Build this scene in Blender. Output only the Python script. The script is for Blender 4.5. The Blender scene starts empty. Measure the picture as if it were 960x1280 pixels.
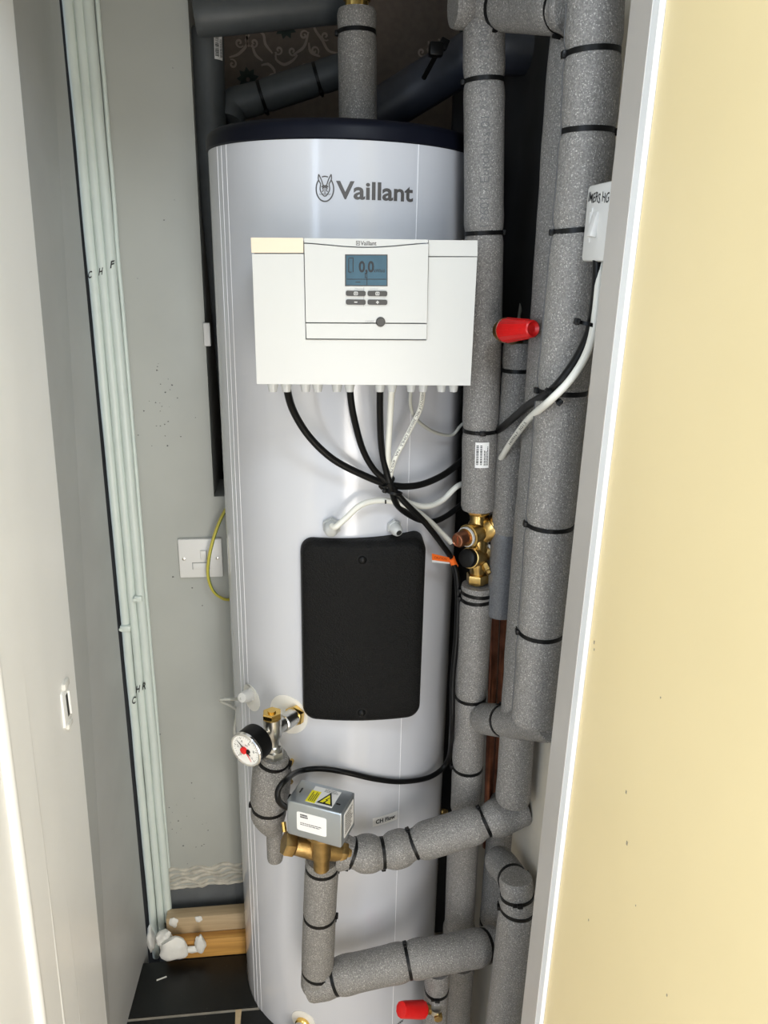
import bpy, bmesh, math, random
from mathutils import Vector, Matrix, noise
random.seed(7)
scene = bpy.context.scene
COL = scene.collection
V = Vector
PI = math.pi

# ---------------------------------------------------------------- camera
H = 1.74
FPX = 960.0
TH = math.radians(18.2); RHO = math.atan(58/2925.0); YAW = math.radians(7.0)
_h = V((math.sin(YAW), math.cos(YAW), 0)); _r = V((math.cos(YAW), -math.sin(YAW), 0)); _z = V((0, 0, 1))
FWD = _h*math.cos(TH) - _z*math.sin(TH)
_u = _z*math.cos(TH) + _h*math.sin(TH)
RGT = _r*math.cos(RHO) + _u*math.sin(RHO)
UPV = _u*math.cos(RHO) - _r*math.sin(RHO)
CAM = V((0, 0, H))
cd = bpy.data.cameras.new('camera'); cam = bpy.data.objects.new('camera', cd); COL.objects.link(cam)
cd.sensor_fit = 'HORIZONTAL'; cd.sensor_width = 36; cd.lens = 36.0; cd.clip_start = 0.02
cam.matrix_world = Matrix(((RGT.x, UPV.x, -FWD.x, 0), (RGT.y, UPV.y, -FWD.y, 0), (RGT.z, UPV.z, -FWD.z, H), (0, 0, 0, 1)))
scene.camera = cam

# ---------------------------------------------------------------- light and exposure
scene.view_settings.view_transform = 'Standard'; scene.view_settings.look = 'None'
scene.view_settings.gamma = 1; scene.view_settings.use_curve_mapping = False
scene.view_settings.exposure = 0.0
world = bpy.data.worlds.new('daylight'); scene.world = world; world.use_nodes = True
world.node_tree.nodes['Background'].inputs[0].default_value = (0.75, 0.86, 1.0, 1)
world.node_tree.nodes['Background'].inputs[1].default_value = 1.1

def area(name, loc, target, size, power, color, sy=None):
    l = bpy.data.lights.new(name, 'AREA'); l.energy = power; l.color = color
    l.size = size
    if sy: l.shape = 'RECTANGLE'; l.size_y = sy
    o = bpy.data.objects.new(name, l); COL.objects.link(o); o.location = loc
    o.rotation_euler = (V(target)-V(loc)).to_track_quat('-Z', 'Y').to_euler()
    return o
area('hall_ceiling_light', (0.26, 0.10, 2.40), (-0.25, 1.1, 1.0), 0.26, 8.0, (0.80, 0.90, 1.0))
area('hall_window_light', (-1.05, -0.5, 1.75), (0.1, 1.2, 1.1), 0.7, 14, (0.72, 0.84, 1.0), 1.1)
area('side_fill_light', (0.27, -0.50, 0.90), (-0.14, 1.1, 0.62), 0.45, 17.5, (1.0, 0.93, 0.84), 1.3)  # added unseen warm fill beside the open door, no window there

# ---------------------------------------------------------------- pixel rays to world points
def ray(x, y): return FWD + RGT*((x-480)/FPX) - UPV*((y-640)/FPX)
def P(x, y, Y): d = ray(x, y); return CAM + d*(Y/d.y)
def PX(x, y, X): d = ray(x, y); return CAM + d*(X/d.x)
def PZ(x, y, Z): d = ray(x, y); return CAM + d*((Z-H)/d.z)
def proj(p):
    v = p-CAM; w = v.dot(FWD)
    return V((480+FPX*v.dot(RGT)/w, 640-FPX*v.dot(UPV)/w))
TCX, TCY, TR = 0.088, 1.372, 0.214
def T(x, y, off=0.0):            # point on the cylinder's skin, 'off' metres proud of it
    d = ray(x, y); R = TR+off
    a = d.x*d.x+d.y*d.y; b = -2*(d.x*TCX+d.y*TCY); c = TCX**2+TCY**2-R*R
    disc = b*b-4*a*c
    if disc < 0: t = -b/(2*a)
    else: t = (-b-math.sqrt(disc))/(2*a)
    return CAM+d*t
def cyl(phi, z, r): return V((TCX+r*math.sin(phi), TCY-r*math.cos(phi), z))
def phiz(p): return math.atan2(p.x-TCX, TCY-p.y), p.z

# ---------------------------------------------------------------- materials
MATS = {}
def mat(name, col, rough=0.5, metal=0.0, var=0.0, scale=30, bump=0.0, bscale=200, coat=0.0, detail=4, col2=None, speck=None, spec=0.5, trans=0.0):
    if name in MATS: return MATS[name]
    m = bpy.data.materials.new(name); m.use_nodes = True; nt = m.node_tree; N = nt.nodes; L = nt.links
    b = N['Principled BSDF']
    b.inputs['Roughness'].default_value = rough; b.inputs['Metallic'].default_value = metal
    b.inputs['Specular IOR Level'].default_value = spec
    b.inputs['Coat Weight'].default_value = coat; b.inputs['Coat Roughness'].default_value = 0.08
    if trans: b.inputs['Transmission Weight'].default_value = trans
    tc = N.new('ShaderNodeTexCoord')
    c1 = tuple(col)+(1,)
    c2 = tuple(col2)+(1,) if col2 else tuple(max(0, x*(1-var)) for x in col)+(1,)
    n = N.new('ShaderNodeTexNoise'); n.inputs['Scale'].default_value = scale; n.inputs['Detail'].default_value = detail
    L.new(tc.outputs['Object'], n.inputs['Vector'])
    mr = N.new('ShaderNodeMapRange'); mr.inputs[1].default_value = 0.35; mr.inputs[2].default_value = 0.65
    L.new(n.outputs['Fac'], mr.inputs[0])
    mx = N.new('ShaderNodeMix'); mx.data_type = 'RGBA'
    mx.inputs[6].default_value = c2; mx.inputs[7].default_value = c1
    L.new(mr.outputs[0], mx.inputs[0]); out = mx.outputs[2]
    if speck:            # (colour, scale, threshold)
        n2 = N.new('ShaderNodeTexNoise'); n2.inputs['Scale'].default_value = speck[1]; n2.inputs['Detail'].default_value = 2
        L.new(tc.outputs['Object'], n2.inputs['Vector'])
        m2 = N.new('ShaderNodeMapRange'); m2.inputs[1].default_value = speck[2]; m2.inputs[2].default_value = speck[2]+0.06
        L.new(n2.outputs['Fac'], m2.inputs[0])
        x2 = N.new('ShaderNodeMix'); x2.data_type = 'RGBA'; x2.inputs[7].default_value = tuple(speck[0])+(1,)
        L.new(out, x2.inputs[6]); L.new(m2.outputs[0], x2.inputs[0]); out = x2.outputs[2]
    L.new(out, b.inputs['Base Color'])
    if bump:
        n3 = N.new('ShaderNodeTexNoise'); n3.inputs['Scale'].default_value = bscale; n3.inputs['Detail'].default_value = 3
        L.new(tc.outputs['Object'], n3.inputs['Vector'])
        bp = N.new('ShaderNodeBump'); bp.inputs['Strength'].default_value = bump; bp.inputs['Distance'].default_value = 0.002
        L.new(n3.outputs['Fac'], bp.inputs['Height']); L.new(bp.outputs['Normal'], b.inputs['Normal'])
    MATS[name] = m
    return m

foam = mat('grey_foam', (0.245, 0.234, 0.218), 0.46, var=0.40, scale=400, bump=0.75, bscale=430, speck=((0.47, 0.445, 0.41), 560, 0.60))
foam_seam = mat('foam_seam', (0.09, 0.09, 0.09), 0.7, var=0.3, scale=300)
foam_shiny = mat('glossy_grey_foam', (0.16, 0.165, 0.175), 0.33, var=0.4, scale=500, bump=0.3, bscale=500)
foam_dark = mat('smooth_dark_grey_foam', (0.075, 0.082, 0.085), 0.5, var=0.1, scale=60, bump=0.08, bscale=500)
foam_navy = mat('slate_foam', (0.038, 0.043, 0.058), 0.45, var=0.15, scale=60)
tank_white = mat('gloss_white_jacket', (0.61, 0.62, 0.655), 0.17, var=0.015, scale=5, coat=0.3)
tank_rib = mat('white_jacket_edge', (0.85, 0.85, 0.87), 0.3)
blackcap = mat('black_navy_cap', (0.005, 0.006, 0.012), 0.45, var=0.1, scale=50, spec=0.15)
black_foam = mat('moulded_black_foam', (0.008, 0.008, 0.008), 0.45, var=0.4, scale=600, bump=1.0, bscale=420, speck=((0.045, 0.045, 0.04), 900, 0.68), spec=0.13)
black_plastic = mat('black_plastic', (0.006, 0.006, 0.006), 0.36, var=0.1, scale=40, spec=0.17)
cable_black = mat('black_cable_sheath', (0.006, 0.006, 0.006), 0.36, var=0.1, scale=40, spec=0.17)
cable_white = mat('white_cable_sheath', (0.78, 0.77, 0.70), 0.4, var=0.04, scale=20)
cable_grey = mat('translucent_grey_cable', (0.50, 0.50, 0.45), 0.4, var=0.05, scale=20)
white_box = mat('warm_white_plastic', (0.60, 0.595, 0.565), 0.32, var=0.01, scale=9)
peach = mat('peach_left_cap', (0.80, 0.66, 0.50), 0.32, var=0.01, scale=9)  # tints the left cap peach while the right cap stays white
white_plastic = mat('white_plastic', (0.78, 0.77, 0.74), 0.35, var=0.02, scale=9)
gland_grey = mat('grey_plastic_gland', (0.50, 0.51, 0.50), 0.3, var=0.03, scale=30)
gland_clear = mat('milky_gland', (0.62, 0.63, 0.62), 0.25, var=0.05, scale=60)
seam_grey = mat('joint_grey', (0.30, 0.30, 0.29), 0.6)
logo_grey = mat('logo_dark_grey', (0.085, 0.078, 0.075), 0.5)
ink = mat('black_ink', (0.01, 0.01, 0.01), 0.6)
emboss = mat('pressed_lettering', (0.13, 0.13, 0.128), 0.7)
lcd = mat('lcd_blue_grey', (0.05, 0.115, 0.155), 0.12, var=0.25, scale=22, coat=0.6)
lcd_dark = mat('lcd_segments', (0.004, 0.010, 0.015), 0.3)
button_m = mat('charcoal_button', (0.045, 0.043, 0.04), 0.4)
brass = mat('brass', (0.62, 0.43, 0.16), 0.28, 1.0, var=0.25, scale=50, bump=0.1, bscale=200)
brass_dull = mat('cast_brass', (0.42, 0.28, 0.11), 0.42, 1.0, var=0.3, scale=60, bump=0.25, bscale=260)
gold = mat('polished_brass', (0.85, 0.58, 0.18), 0.18, 1.0)
copper = mat('copper', (0.55, 0.24, 0.14), 0.32, 1.0, var=0.3, scale=60)
copper_dark = mat('tarnished_copper', (0.30, 0.12, 0.07), 0.4, 0.9, var=0.4, scale=40)
nickel = mat('nickel_plate', (0.66, 0.65, 0.61), 0.28, 1.0, var=0.1, scale=60, bump=0.1, bscale=200)
chrome = mat('chrome', (0.8, 0.8, 0.78), 0.15, 1.0)
steel_blue = mat('zinc_sheet', (0.46, 0.50, 0.53), 0.33, 0.85, var=0.06, scale=12)
red = mat('red_plastic', (0.75, 0.012, 0.012), 0.35, var=0.12, scale=60)
orange = mat('orange_tag', (0.95, 0.17, 0.02), 0.5)
yellow = mat('yellow_print', (0.90, 0.80, 0.02), 0.5)
paper = mat('white_sticker', (0.80, 0.79, 0.77), 0.45)
paper_grey = mat('grey_sticker', (0.55, 0.55, 0.55), 0.45)
label_film = mat('pale_label_film', (0.84, 0.82, 0.76), 0.35)
earth_y = mat('earth_yellow', (0.55, 0.48, 0.07), 0.4)
earth_g = mat('earth_green', (0.10, 0.17, 0.03), 0.4)
gauge_face = mat('gauge_dial', (0.85, 0.84, 0.80), 0.3)
blue_cap = mat('dark_blue_plastic', (0.02, 0.02, 0.10), 0.35)
wall_grey = mat('pale_grey_green_paint', (0.43, 0.44, 0.405), 0.45, var=0.10, scale=3.5, bump=0.15, bscale=25)
pipe_paint = mat('pale_green_pipe_paint', (0.66, 0.73, 0.68), 0.32, var=0.06, scale=14, bump=0.2, bscale=60)
plaster_m = mat('rough_filler', (0.58, 0.55, 0.47), 0.8, var=0.35, scale=45, bump=0.8, bscale=90)
plaster_w = mat('white_filler', (0.78, 0.77, 0.72), 0.6, var=0.08, scale=30, bump=0.3, bscale=90)
panel_grey = mat('painted_side_panel', (0.46, 0.465, 0.46), 0.42, var=0.10, scale=6, bump=0.15, bscale=40)
dark_band = mat('dark_grey_board', (0.13, 0.14, 0.145), 0.6, var=0.15, scale=30)
wallpaper = mat('brown_wallpaper', (0.17, 0.135, 0.11), 0.75, var=0.15, scale=80, bump=0.1, bscale=400)
wp_scroll = mat('taupe_scroll_print', (0.40, 0.33, 0.28), 0.7, var=0.1, scale=60)
wp_flower = mat('dark_green_print', (0.025, 0.045, 0.035), 0.7, var=0.3, scale=90)
cream_wall = mat('cream_paint', (0.60, 0.55, 0.46), 0.6, var=0.10, scale=9, bump=0.2, bscale=30)
frame_white = mat('white_gloss_paint', (0.94, 0.94, 0.92), 0.3, var=0.03, scale=5, bump=0.12, bscale=30)
lining_paint = mat('greyish_lining_paint', (0.50, 0.465, 0.42), 0.42, var=0.04, scale=9, bump=0.1, bscale=50)
door_paint = mat('pale_yellow_door_paint', (0.90, 0.73, 0.40), 0.45, var=0.05, scale=2.5)
chip = mat('paint_chip', (0.10, 0.10, 0.10), 0.8)
door_chip = mat('door_paint_chip', (0.32, 0.27, 0.19), 0.7)
dark_void = mat('near_black_board', (0.035, 0.035, 0.035), 0.9, var=0.3, scale=12)
tile_black = mat('black_slate_tile', (0.005, 0.006, 0.006), 0.35, var=0.5, scale=8, bump=0.2, bscale=30, speck=((0.10, 0.10, 0.09), 110, 0.72))
grout = mat('beige_grout', (0.50, 0.45, 0.37), 0.8, var=0.2, scale=60)
wood_spacer = mat('pine_offcut', (0.62, 0.47, 0.28), 0.6, var=0.2, scale=40)
floor_m = mat('hall_floor_boards', (0.58, 0.50, 0.40), 0.5, var=0.2, scale=10)
hall_paint = mat('hall_paint', (0.78, 0.78, 0.77), 0.6, var=0.03, scale=3)

def wood(name, a, b):
    m = bpy.data.materials.new(name); m.use_nodes = True; N = m.node_tree.nodes; L = m.node_tree.links
    bs = N['Principled BSDF']; bs.inputs['Roughness'].default_value = 0.5
    tc = N.new('ShaderNodeTexCoord'); mp = N.new('ShaderNodeMapping'); mp.inputs['Scale'].default_value = (3, 60, 60)
    n = N.new('ShaderNodeTexNoise'); n.inputs['Scale'].default_value = 1.6; n.inputs['Detail'].default_value = 6; n.inputs['Distortion'].default_value = 0.6
    cr = N.new('ShaderNodeValToRGB'); cr.color_ramp.elements[0].position = 0.3; cr.color_ramp.elements[1].position = 0.7
    cr.color_ramp.elements[0].color = tuple(a)+(1,); cr.color_ramp.elements[1].color = tuple(b)+(1,)
    L.new(tc.outputs['Object'], mp.inputs[0]); L.new(mp.outputs[0], n.inputs['Vector']); L.new(n.outputs['Fac'], cr.inputs[0]); L.new(cr.outputs[0], bs.inputs['Base Color'])
    return m
pine = wood('pale_pine', (0.38, 0.28, 0.16), (0.54, 0.41, 0.25))
pine_lit = wood('pine_in_warm_light', (0.42, 0.20, 0.05), (0.66, 0.36, 0.09))  # orange tone puts warm light into the front batten's colour

# ---------------------------------------------------------------- mesh builder
def frame_of(axis, hint=None):
    a = axis.normalized()
    h = hint if hint is not None else (V((0, 0, 1)) if abs(a.z) < 0.9 else V((0, 1, 0)))
    u = (h - a*h.dot(a)).normalized()
    return u, a.cross(u), a

class MB:
    def __init__(s): s.v = []; s.f = []
    def add(s, vs, fs):
        o = len(s.v); s.v += [V(p) for p in vs]; s.f += [tuple(i+o for i in f) for f in fs]; return s
    def box(s, c, sx, sy, sz, M=None, bev=0.0, seg=2):
        bm = bmesh.new(); bmesh.ops.create_cube(bm, size=1)
        for v in bm.verts: v.co = V((v.co.x*sx, v.co.y*sy, v.co.z*sz))
        if bev: bmesh.ops.bevel(bm, geom=bm.edges[:], offset=min(bev, sx*.49, sy*.49, sz*.49), segments=seg, affect='EDGES', profile=0.5)
        bm.verts.index_update()
        R = M if M is not None else Matrix.Identity(3)
        s.add([R @ v.co + V(c) for v in bm.verts], [[v.index for v in f.verts] for f in bm.faces]); bm.free(); return s
    def b(s, x0, x1, y0, y1, z0, z1, bev=0.0): return s.box(((x0+x1)/2, (y0+y1)/2, (z0+z1)/2), x1-x0, y1-y0, z1-z0, None, bev)
    def lathe(s, o, axis, prof, seg=24, hint=None, cap=True, phase=0.0):
        u, w, a = frame_of(axis, hint); n = len(prof); vs = []; fs = []
        for d, r in prof:
            for k in range(seg):
                t = 2*PI*k/seg+phase; vs.append(o + a*d + (u*math.cos(t)+w*math.sin(t))*r)
        for i in range(n-1):
            for k in range(seg):
                k2 = (k+1) % seg; fs.append((i*seg+k, i*seg+k2, (i+1)*seg+k2, (i+1)*seg+k))
        if cap:
            fs.append(tuple(range(seg-1, -1, -1))); fs.append(tuple((n-1)*seg+k for k in range(seg)))
        return s.add(vs, fs)
    def hexn(s, o, axis, L, r, hint=None, phase=0.0):
        return s.lathe(o, axis, [(0, r*.93), (L*.12, r), (L*.88, r), (L, r*.93)], 6, hint, True, phase)
    def tube(s, pts, rad, seg=16, caps=True, closed=False):
        n = len(pts); vs = []; fs = []
        rf = rad if callable(rad) else (lambda i: rad)
        u = None
        for i in range(n):
            a = (pts[min(i+1, n-1)]-pts[max(i-1, 0)])
            if closed: a = pts[(i+1) % n]-pts[(i-1) % n]
            a.normalize()
            if u is None: u, w, _ = frame_of(a)
            else:
                u = (u-a*u.dot(a)).normalized(); w = a.cross(u)
            r = rf(i)
            for k in range(seg):
                t = 2*PI*k/seg; vs.append(pts[i]+(u*math.cos(t)+w*math.sin(t))*r)
        for i in range(n if closed else n-1):
            j = (i+1) % n
            for k in range(seg):
                k2 = (k+1) % seg; fs.append((i*seg+k, i*seg+k2, j*seg+k2, j*seg+k))
        if caps and not closed:
            fs.append(tuple(range(seg-1, -1, -1))); fs.append(tuple((n-1)*seg+k for k in range(seg)))
        return s.add(vs, fs)
    def band(s, c, axis, r, width, thick, seg=32):
        u, w, a = frame_of(axis); vs = []; fs = []
        for k in range(seg):
            t = 2*PI*k/seg; d = u*math.cos(t)+w*math.sin(t)
            vs += [c+d*r-a*width/2, c+d*(r+thick)-a*width/2, c+d*(r+thick)+a*width/2, c+d*r+a*width/2]
        for k in range(seg):
            k2 = (k+1) % seg
            for e in range(4): e2 = (e+1) % 4; fs.append((k*4+e, k2*4+e, k2*4+e2, k*4+e2))
        return s.add(vs, fs)
    def prism(s, outline, fn0, fn1):
        n = len(outline); vs = [fn0(*p) for p in outline]+[fn1(*p) for p in outline]
        fs = [tuple(range(n)), tuple(range(2*n-1, n-1, -1))]+[(i, i+n, (i+1) % n+n, (i+1) % n) for i in range(n)]
        return s.add(vs, fs)
    def pad(s, outline, fn, loops):
        # outline: list of (u,v) about 0,0 ; loops: (scale inset, offset) ; fn(u,v,off)->point
        n = len(outline); vs = []; fs = []
        for k, (sc, off) in enumerate(loops):
            ins = sc
            for (u, v) in outline: vs.append(fn(u*ins[0], v*ins[1], off))
        for k in range(len(loops)-1):
            for i in range(n):
                j = (i+1) % n; fs.append((k*n+i, k*n+j, (k+1)*n+j, (k+1)*n+i))
        c = len(vs); vs.append(fn(0, 0, loops[-1][1])); k = len(loops)-1
        for i in range(n): fs.append((k*n+i, k*n+(i+1) % n, c))
        return s.add(vs, fs)
    def mesh(s, name, m, origin, ang=38):
        me = bpy.data.meshes.new(name)
        me.from_pydata([v-origin for v in s.v], [], s.f)
        bm = bmesh.new(); bm.from_mesh(me); bmesh.ops.recalc_face_normals(bm, faces=bm.faces); bm.to_mesh(me); bm.free()
        for p in me.polygons: p.use_smooth = True
        me.set_sharp_from_angle(angle=math.radians(ang))
        me.materials.append(m); me.update()
        return me

class Thing:
    """Collects parts, then links one top-level object (a lone mesh, or an Empty that parents its parts)."""
    def __init__(s, name, label, cat, group=None, kind=None):
        s.name, s.label, s.cat, s.group, s.kind = name, label, cat, group, kind; s.parts = []
    def part(s, name, mb, m, parent=None, label=None, kind=None):
        s.parts.append([name, mb, m, parent, label, kind]); return len(s.parts)-1
    def done(s, root_mesh=False):
        allv = [v for p in s.parts for v in p[1].v]
        lo = V([min(v[i] for v in allv) for i in range(3)]); hi = V([max(v[i] for v in allv) for i in range(3)])
        O = V(((lo.x+hi.x)/2, (lo.y+hi.y)/2, lo.z))
        objs = []
        if len(s.parts) == 1:
            p = s.parts[0]; me = p[1].mesh(s.name, p[2], O); r = bpy.data.objects.new(s.name, me); COL.objects.link(r)
        else:
            r = bpy.data.objects.new(s.name, None); r.empty_display_size = 0.02; COL.objects.link(r)
            for p in s.parts:
                o = bpy.data.objects.new(p[0], p[1].mesh(p[0], p[2], O)); COL.objects.link(o)
                o.parent = r if p[3] is None else objs[p[3]]
                if p[4]: o['label'] = p[4]
                if p[5]: o['kind'] = p[5]
                objs.append(o)
        r.location = O
        if s.kind: r['kind'] = s.kind
        r['label'] = s.label
        if s.cat: r['category'] = s.cat
        if s.group: r['group'] = s.group
        return r
def structure(name, label, parts):
    t = Thing(name, label, None, None, 'structure')
    for p in parts: t.part(*p)
    return t.done()

# text as mesh
_tc = {}
def text_shape(txt, bold=0.0):
    k = (txt, bold)
    if k in _tc: return _tc[k]
    c = bpy.data.curves.new('t', 'FONT'); c.body = txt; c.size = 1; c.offset = bold; c.resolution_u = 3
    o = bpy.data.objects.new('t', c); COL.objects.link(o)
    dg = bpy.context.evaluated_depsgraph_get(); me = bpy.data.meshes.new_from_object(o.evaluated_get(dg))
    bm = bmesh.new(); bm.from_mesh(me); bmesh.ops.triangulate(bm, faces=bm.faces)
    vs = [(v.co.x, v.co.y) for v in bm.verts]; bm.verts.index_update(); fs = [tuple(v.index for v in f.verts) for f in bm.faces]
    bm.free(); bpy.data.objects.remove(o); bpy.data.curves.remove(c); bpy.data.meshes.remove(me)
    x0 = min(v[0] for v in vs); x1 = max(v[0] for v in vs); y0 = min(v[1] for v in vs); y1 = max(v[1] for v in vs)
    r = ([((x-x0)/(x1-x0), (y-y0)/(y1-y0)) for x, y in vs], fs, (x1-x0)/(y1-y0)); _tc[k] = r
    return r
def text_on(mb, txt, fn, bold=0.0, thick=True):
    """fn(u,v,off) maps unit text box to the surface; a front face and a back face a hair behind it"""
    vs, fs, _ = text_shape(txt, bold)
    mb.add([fn(u, v, 1.0) for u, v in vs], fs)
    return mb
def quadmap(p00, p10, p01, lift):
    ex = p10-p00; ey = p01-p00; n = ex.cross(ey).normalized()
    if n.dot(CAM-p00) < 0: n = -n
    return lambda u, v, off: p00+ex*u+ey*v+n*lift*off
def rrect(w, h, r, n=6):
    o = []
    for cx, cy, a0 in ((w/2-r, h/2-r, 0), (-w/2+r, h/2-r, PI/2), (-w/2+r, -h/2+r, PI), (w/2-r, -h/2+r, 1.5*PI)):
        for k in range(n+1): a = a0+PI/2*k/n; o.append((cx+r*math.cos(a), cy+r*math.sin(a)))
    return o
def circ(r, n=28): return [(r*math.cos(2*PI*k/n), r*math.sin(2*PI*k/n)) for k in range(n)]
def barcode(mb, q, u0, u1, v0, v1, n, seed):
    rnd = random.Random(seed); u = u0
    while u < u1:
        w = (u1-u0)/n*rnd.choice((.4, .7, 1.2)); mb.add([q(u, v0, 1), q(min(u+w, u1), v0, 1), q(min(u+w, u1), v1, 1), q(u, v1, 1)], [(0, 1, 2, 3)]); u += w+(u1-u0)/n*rnd.choice((.4, .8))
def lines(mb, q, u0, u1, v0, v1, n, seed, th=.4):
    rnd = random.Random(seed)
    for k in range(n):
        v = v1-(v1-v0)*(k+.5)/n; h = (v1-v0)/n*th/2; u = u0; end = u1-(u1-u0)*rnd.random()*.3
        while u < end:
            w = (u1-u0)*(.05+.10*rnd.random()); e = min(u+w, end)
            mb.add([q(u, v-h, 1), q(e, v-h, 1), q(e, v+h, 1), q(u, v+h, 1)], [(0, 1, 2, 3)]); u = e+(u1-u0)*.02

def catmull(pts, step=0.006):
    if len(pts) == 2:
        n = max(2, int((pts[1]-pts[0]).length/step)); return [pts[0].lerp(pts[1], i/n) for i in range(n+1)]
    q = [pts[0]*2-pts[1]]+pts+[pts[-1]*2-pts[-2]]; out = []
    for i in range(1, len(q)-2):
        a, b, c, d = q[i-1], q[i], q[i+1], q[i+2]; n = max(2, int((c-b).length/step))
        for k in range(n):
            t = k/n; out.append(0.5*((2*b)+(c-a)*t+(2*a-5*b+4*c-d)*t*t+(3*b-a-3*c+d)*t**3))
    out.append(pts[-1]); return out

HEADS = {'l': -RGT, 'r': RGT, 'f': -FWD, 'b': -UPV, 't': UPV}
def head_dir(code): 
    d = V((0, 0, 0))
    for ch in code: d += HEADS[ch]
    return d
def tie_mb(c, axis, r, code, width=0.0060):
    mb = MB(); mb.band(c, axis, r-0.0006, width, 0.0022, 30)
    hd = head_dir(code); a = axis.normalized(); hd = (hd-a*hd.dot(a)).normalized(); w = a.cross(hd)
    R = Matrix((hd, w, a)).transposed()
    mb.box(c+hd*(r+0.0028), 0.0062, 0.0095, 0.0075, R, 0.0012)
    mb.box(c+hd*(r+0.0026)+w*0.0075, 0.002, 0.009, 0.0045, R, 0.0005)
    return mb

def pipe_part(th, name, pts, r, ties=(), m=None, dip=0.07, seg=28, end0=True, end1=True, wob=0.012, seam=None, sd=0, taper=None, parent=None, label=None, dipw=0.006, bulge=0.0):
    """one foam sleeve with its ties. pts world; ties (px,py,headcode,tilt_deg)"""
    path = catmull(pts)
    n = len(path); L = [0]
    for i in range(1, n): L.append(L[-1]+(path[i]-path[i-1]).length)
    tl = []
    for t in ties:
        q = V((t[0], t[1])); k = min(range(n), key=lambda i: (proj(path[i])-q).length); tl.append((k, t))
    def rad(i):
        rr = r*(1+wob*noise.noise(V((L[i]*18, sd*3.1, 0))))
        if taper: rr *= taper(L[i]/L[-1])
        for k, t in tl: rr *= 1-dip*math.exp(-((L[i]-L[k])/dipw)**2)+bulge*math.exp(-((abs(L[i]-L[k])-0.022)/0.014)**2)
        if end0 and L[i] < 0.006: rr *= 0.93+0.07*math.sqrt(max(0, 1-(1-L[i]/0.006)**2))
        if end1 and L[-1]-L[i] < 0.006: rr *= 0.93+0.07*math.sqrt(max(0, 1-(1-(L[-1]-L[i])/0.006)**2))
        return rr
    mb = MB(); mb.tube(path, rad, seg)
    pi = th.part(name, mb, m or foam, parent, label)
    if seam:
        hd = head_dir(seam); sp = []
        for i in range(2, n-2, 2):
            a = (path[i+1]-path[i-1]).normalized(); h = (hd-a*hd.dot(a)).normalized()
            h = (h+a.cross(h)*0.10*noise.noise(V((L[i]*9, sd, 4)))).normalized()
            sp.append(path[i]+h*(rad(i)*1.0))
        if len(sp) > 2: th.part('seam', MB().tube(sp, 0.0011, 6), foam_seam, pi)
    for k, t in tl:
        a = (path[min(k+1, n-1)]-path[max(k-1, 0)]).normalized()
        if len(t) > 3 and t[3]: a = Matrix.Rotation(math.radians(t[3]), 3, FWD) @ a
        th.part('cable_tie', tie_mb(path[k], a, rad(k), t[2]), black_plastic)
    return pi, path, rad

# ================================================================ the setting
def lerp_z(pa, pb, z): t = (z-pa.z)/(pb.z-pa.z); return pa.lerp(pb, t)
def slab(corners_b, corners_t):
    n = len(corners_b); mb = MB()
    mb.add([V(p) for p in corners_b]+[V(p) for p in corners_t], [tuple(range(n)), tuple(range(2*n-1, n-1, -1))]+[(i, (i+1) % n, (i+1) % n+n, i+n) for i in range(n)])
    return mb
ZT, ZB, ZC = 2.16, 0.0, 2.45
# cupboard side panel on the left, leaning a little as in the photo
fa, fb = P(6, 0, 1.12), P(131, 1280, 1.12)
xt, xb = lerp_z(fa, fb, ZC).x, lerp_z(fa, fb, ZB).x
ra, rb = P(74, 0, 1.442), P(184, 1180, 1.442)
rt, rbx = lerp_z(ra, rb, ZC).x, lerp_z(ra, rb, ZB).x
structure('wall_left', 'grey painted side panel of the cupboard, left', [('panel', slab([(xb, 1.12, 0), (rbx, 1.442, 0), (rbx-.03, 1.442, 0), (xb-.03, 1.12, 0)], [(xt, 1.12, ZC), (rt, 1.442, ZC), (rt-.03, 1.442, ZC), (xt-.03, 1.12, ZC)]), panel_grey)])
# white painted return behind the pipes, and the papered back wall further in
NX = -0.157
parts = [('plaster_face', MB().b(-.345, NX, 1.474, 1.78, .338, ZC), wall_grey), ('dark_board', MB().b(-.345, NX, 1.482, 1.78, .0, .338), dark_band),
         ('boxing', MB().b(NX, -.112, 1.4745, 1.60, .338, 1.29), wall_grey), ('boxing_foot', MB().b(NX, -.112, 1.484, 1.60, 0, .338), dark_band),
         ('gap_shade_block', MB().b(-.46, -.345, 1.49, 1.78, 0, ZC), dark_void)]  # last block: near-black, stands in for shade in the corner gap
cm = MB(); rnd = random.Random(3)
def chipat(px, py, s):
    p = P(px, py, 1.4735); a = rnd.random()*PI; n = rnd.randint(3, 5)
    o = [(s*rnd.uniform(.5, 1)*math.cos(a+2*PI*k/n), s*rnd.uniform(.3, .8)*math.sin(a+2*PI*k/n)) for k in range(n)]
    cm.prism(o, lambda u, v: p+V((u, 0, v)), lambda u, v: p+V((u, .001, v)))
for _ in range(26): chipat(rnd.gauss(205, 16), rnd.gauss(505, 32), rnd.uniform(.0010, .0026))
for _ in range(20): chipat(rnd.uniform(198, 262), rnd.gauss(1035, 22), rnd.uniform(.0009, .0026))
for x, y, s in ((196, 463, .003), (168, 613, .004), (218, 250, .0015), (130, 90, .0015), (172, 348, .0012), (216, 85, .0012), (199, 918, .005), (199, 972, .007), (188, 940, .002), (260, 1038, .002), (205, 275, .002), (240, 735, .0022), (253, 757, .0022), (216, 721, .004)): chipat(x, y, s)
parts.append(('paint_chip', cm, chip, None, None, 'stuff'))
structure('wall_rear_left', 'pale grey-green painted wall behind the painted pipes', parts)
bw = [('papered_wall', MB().b(-.46, .46, 1.78, 1.85, 0, ZC), wallpaper)]
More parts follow.
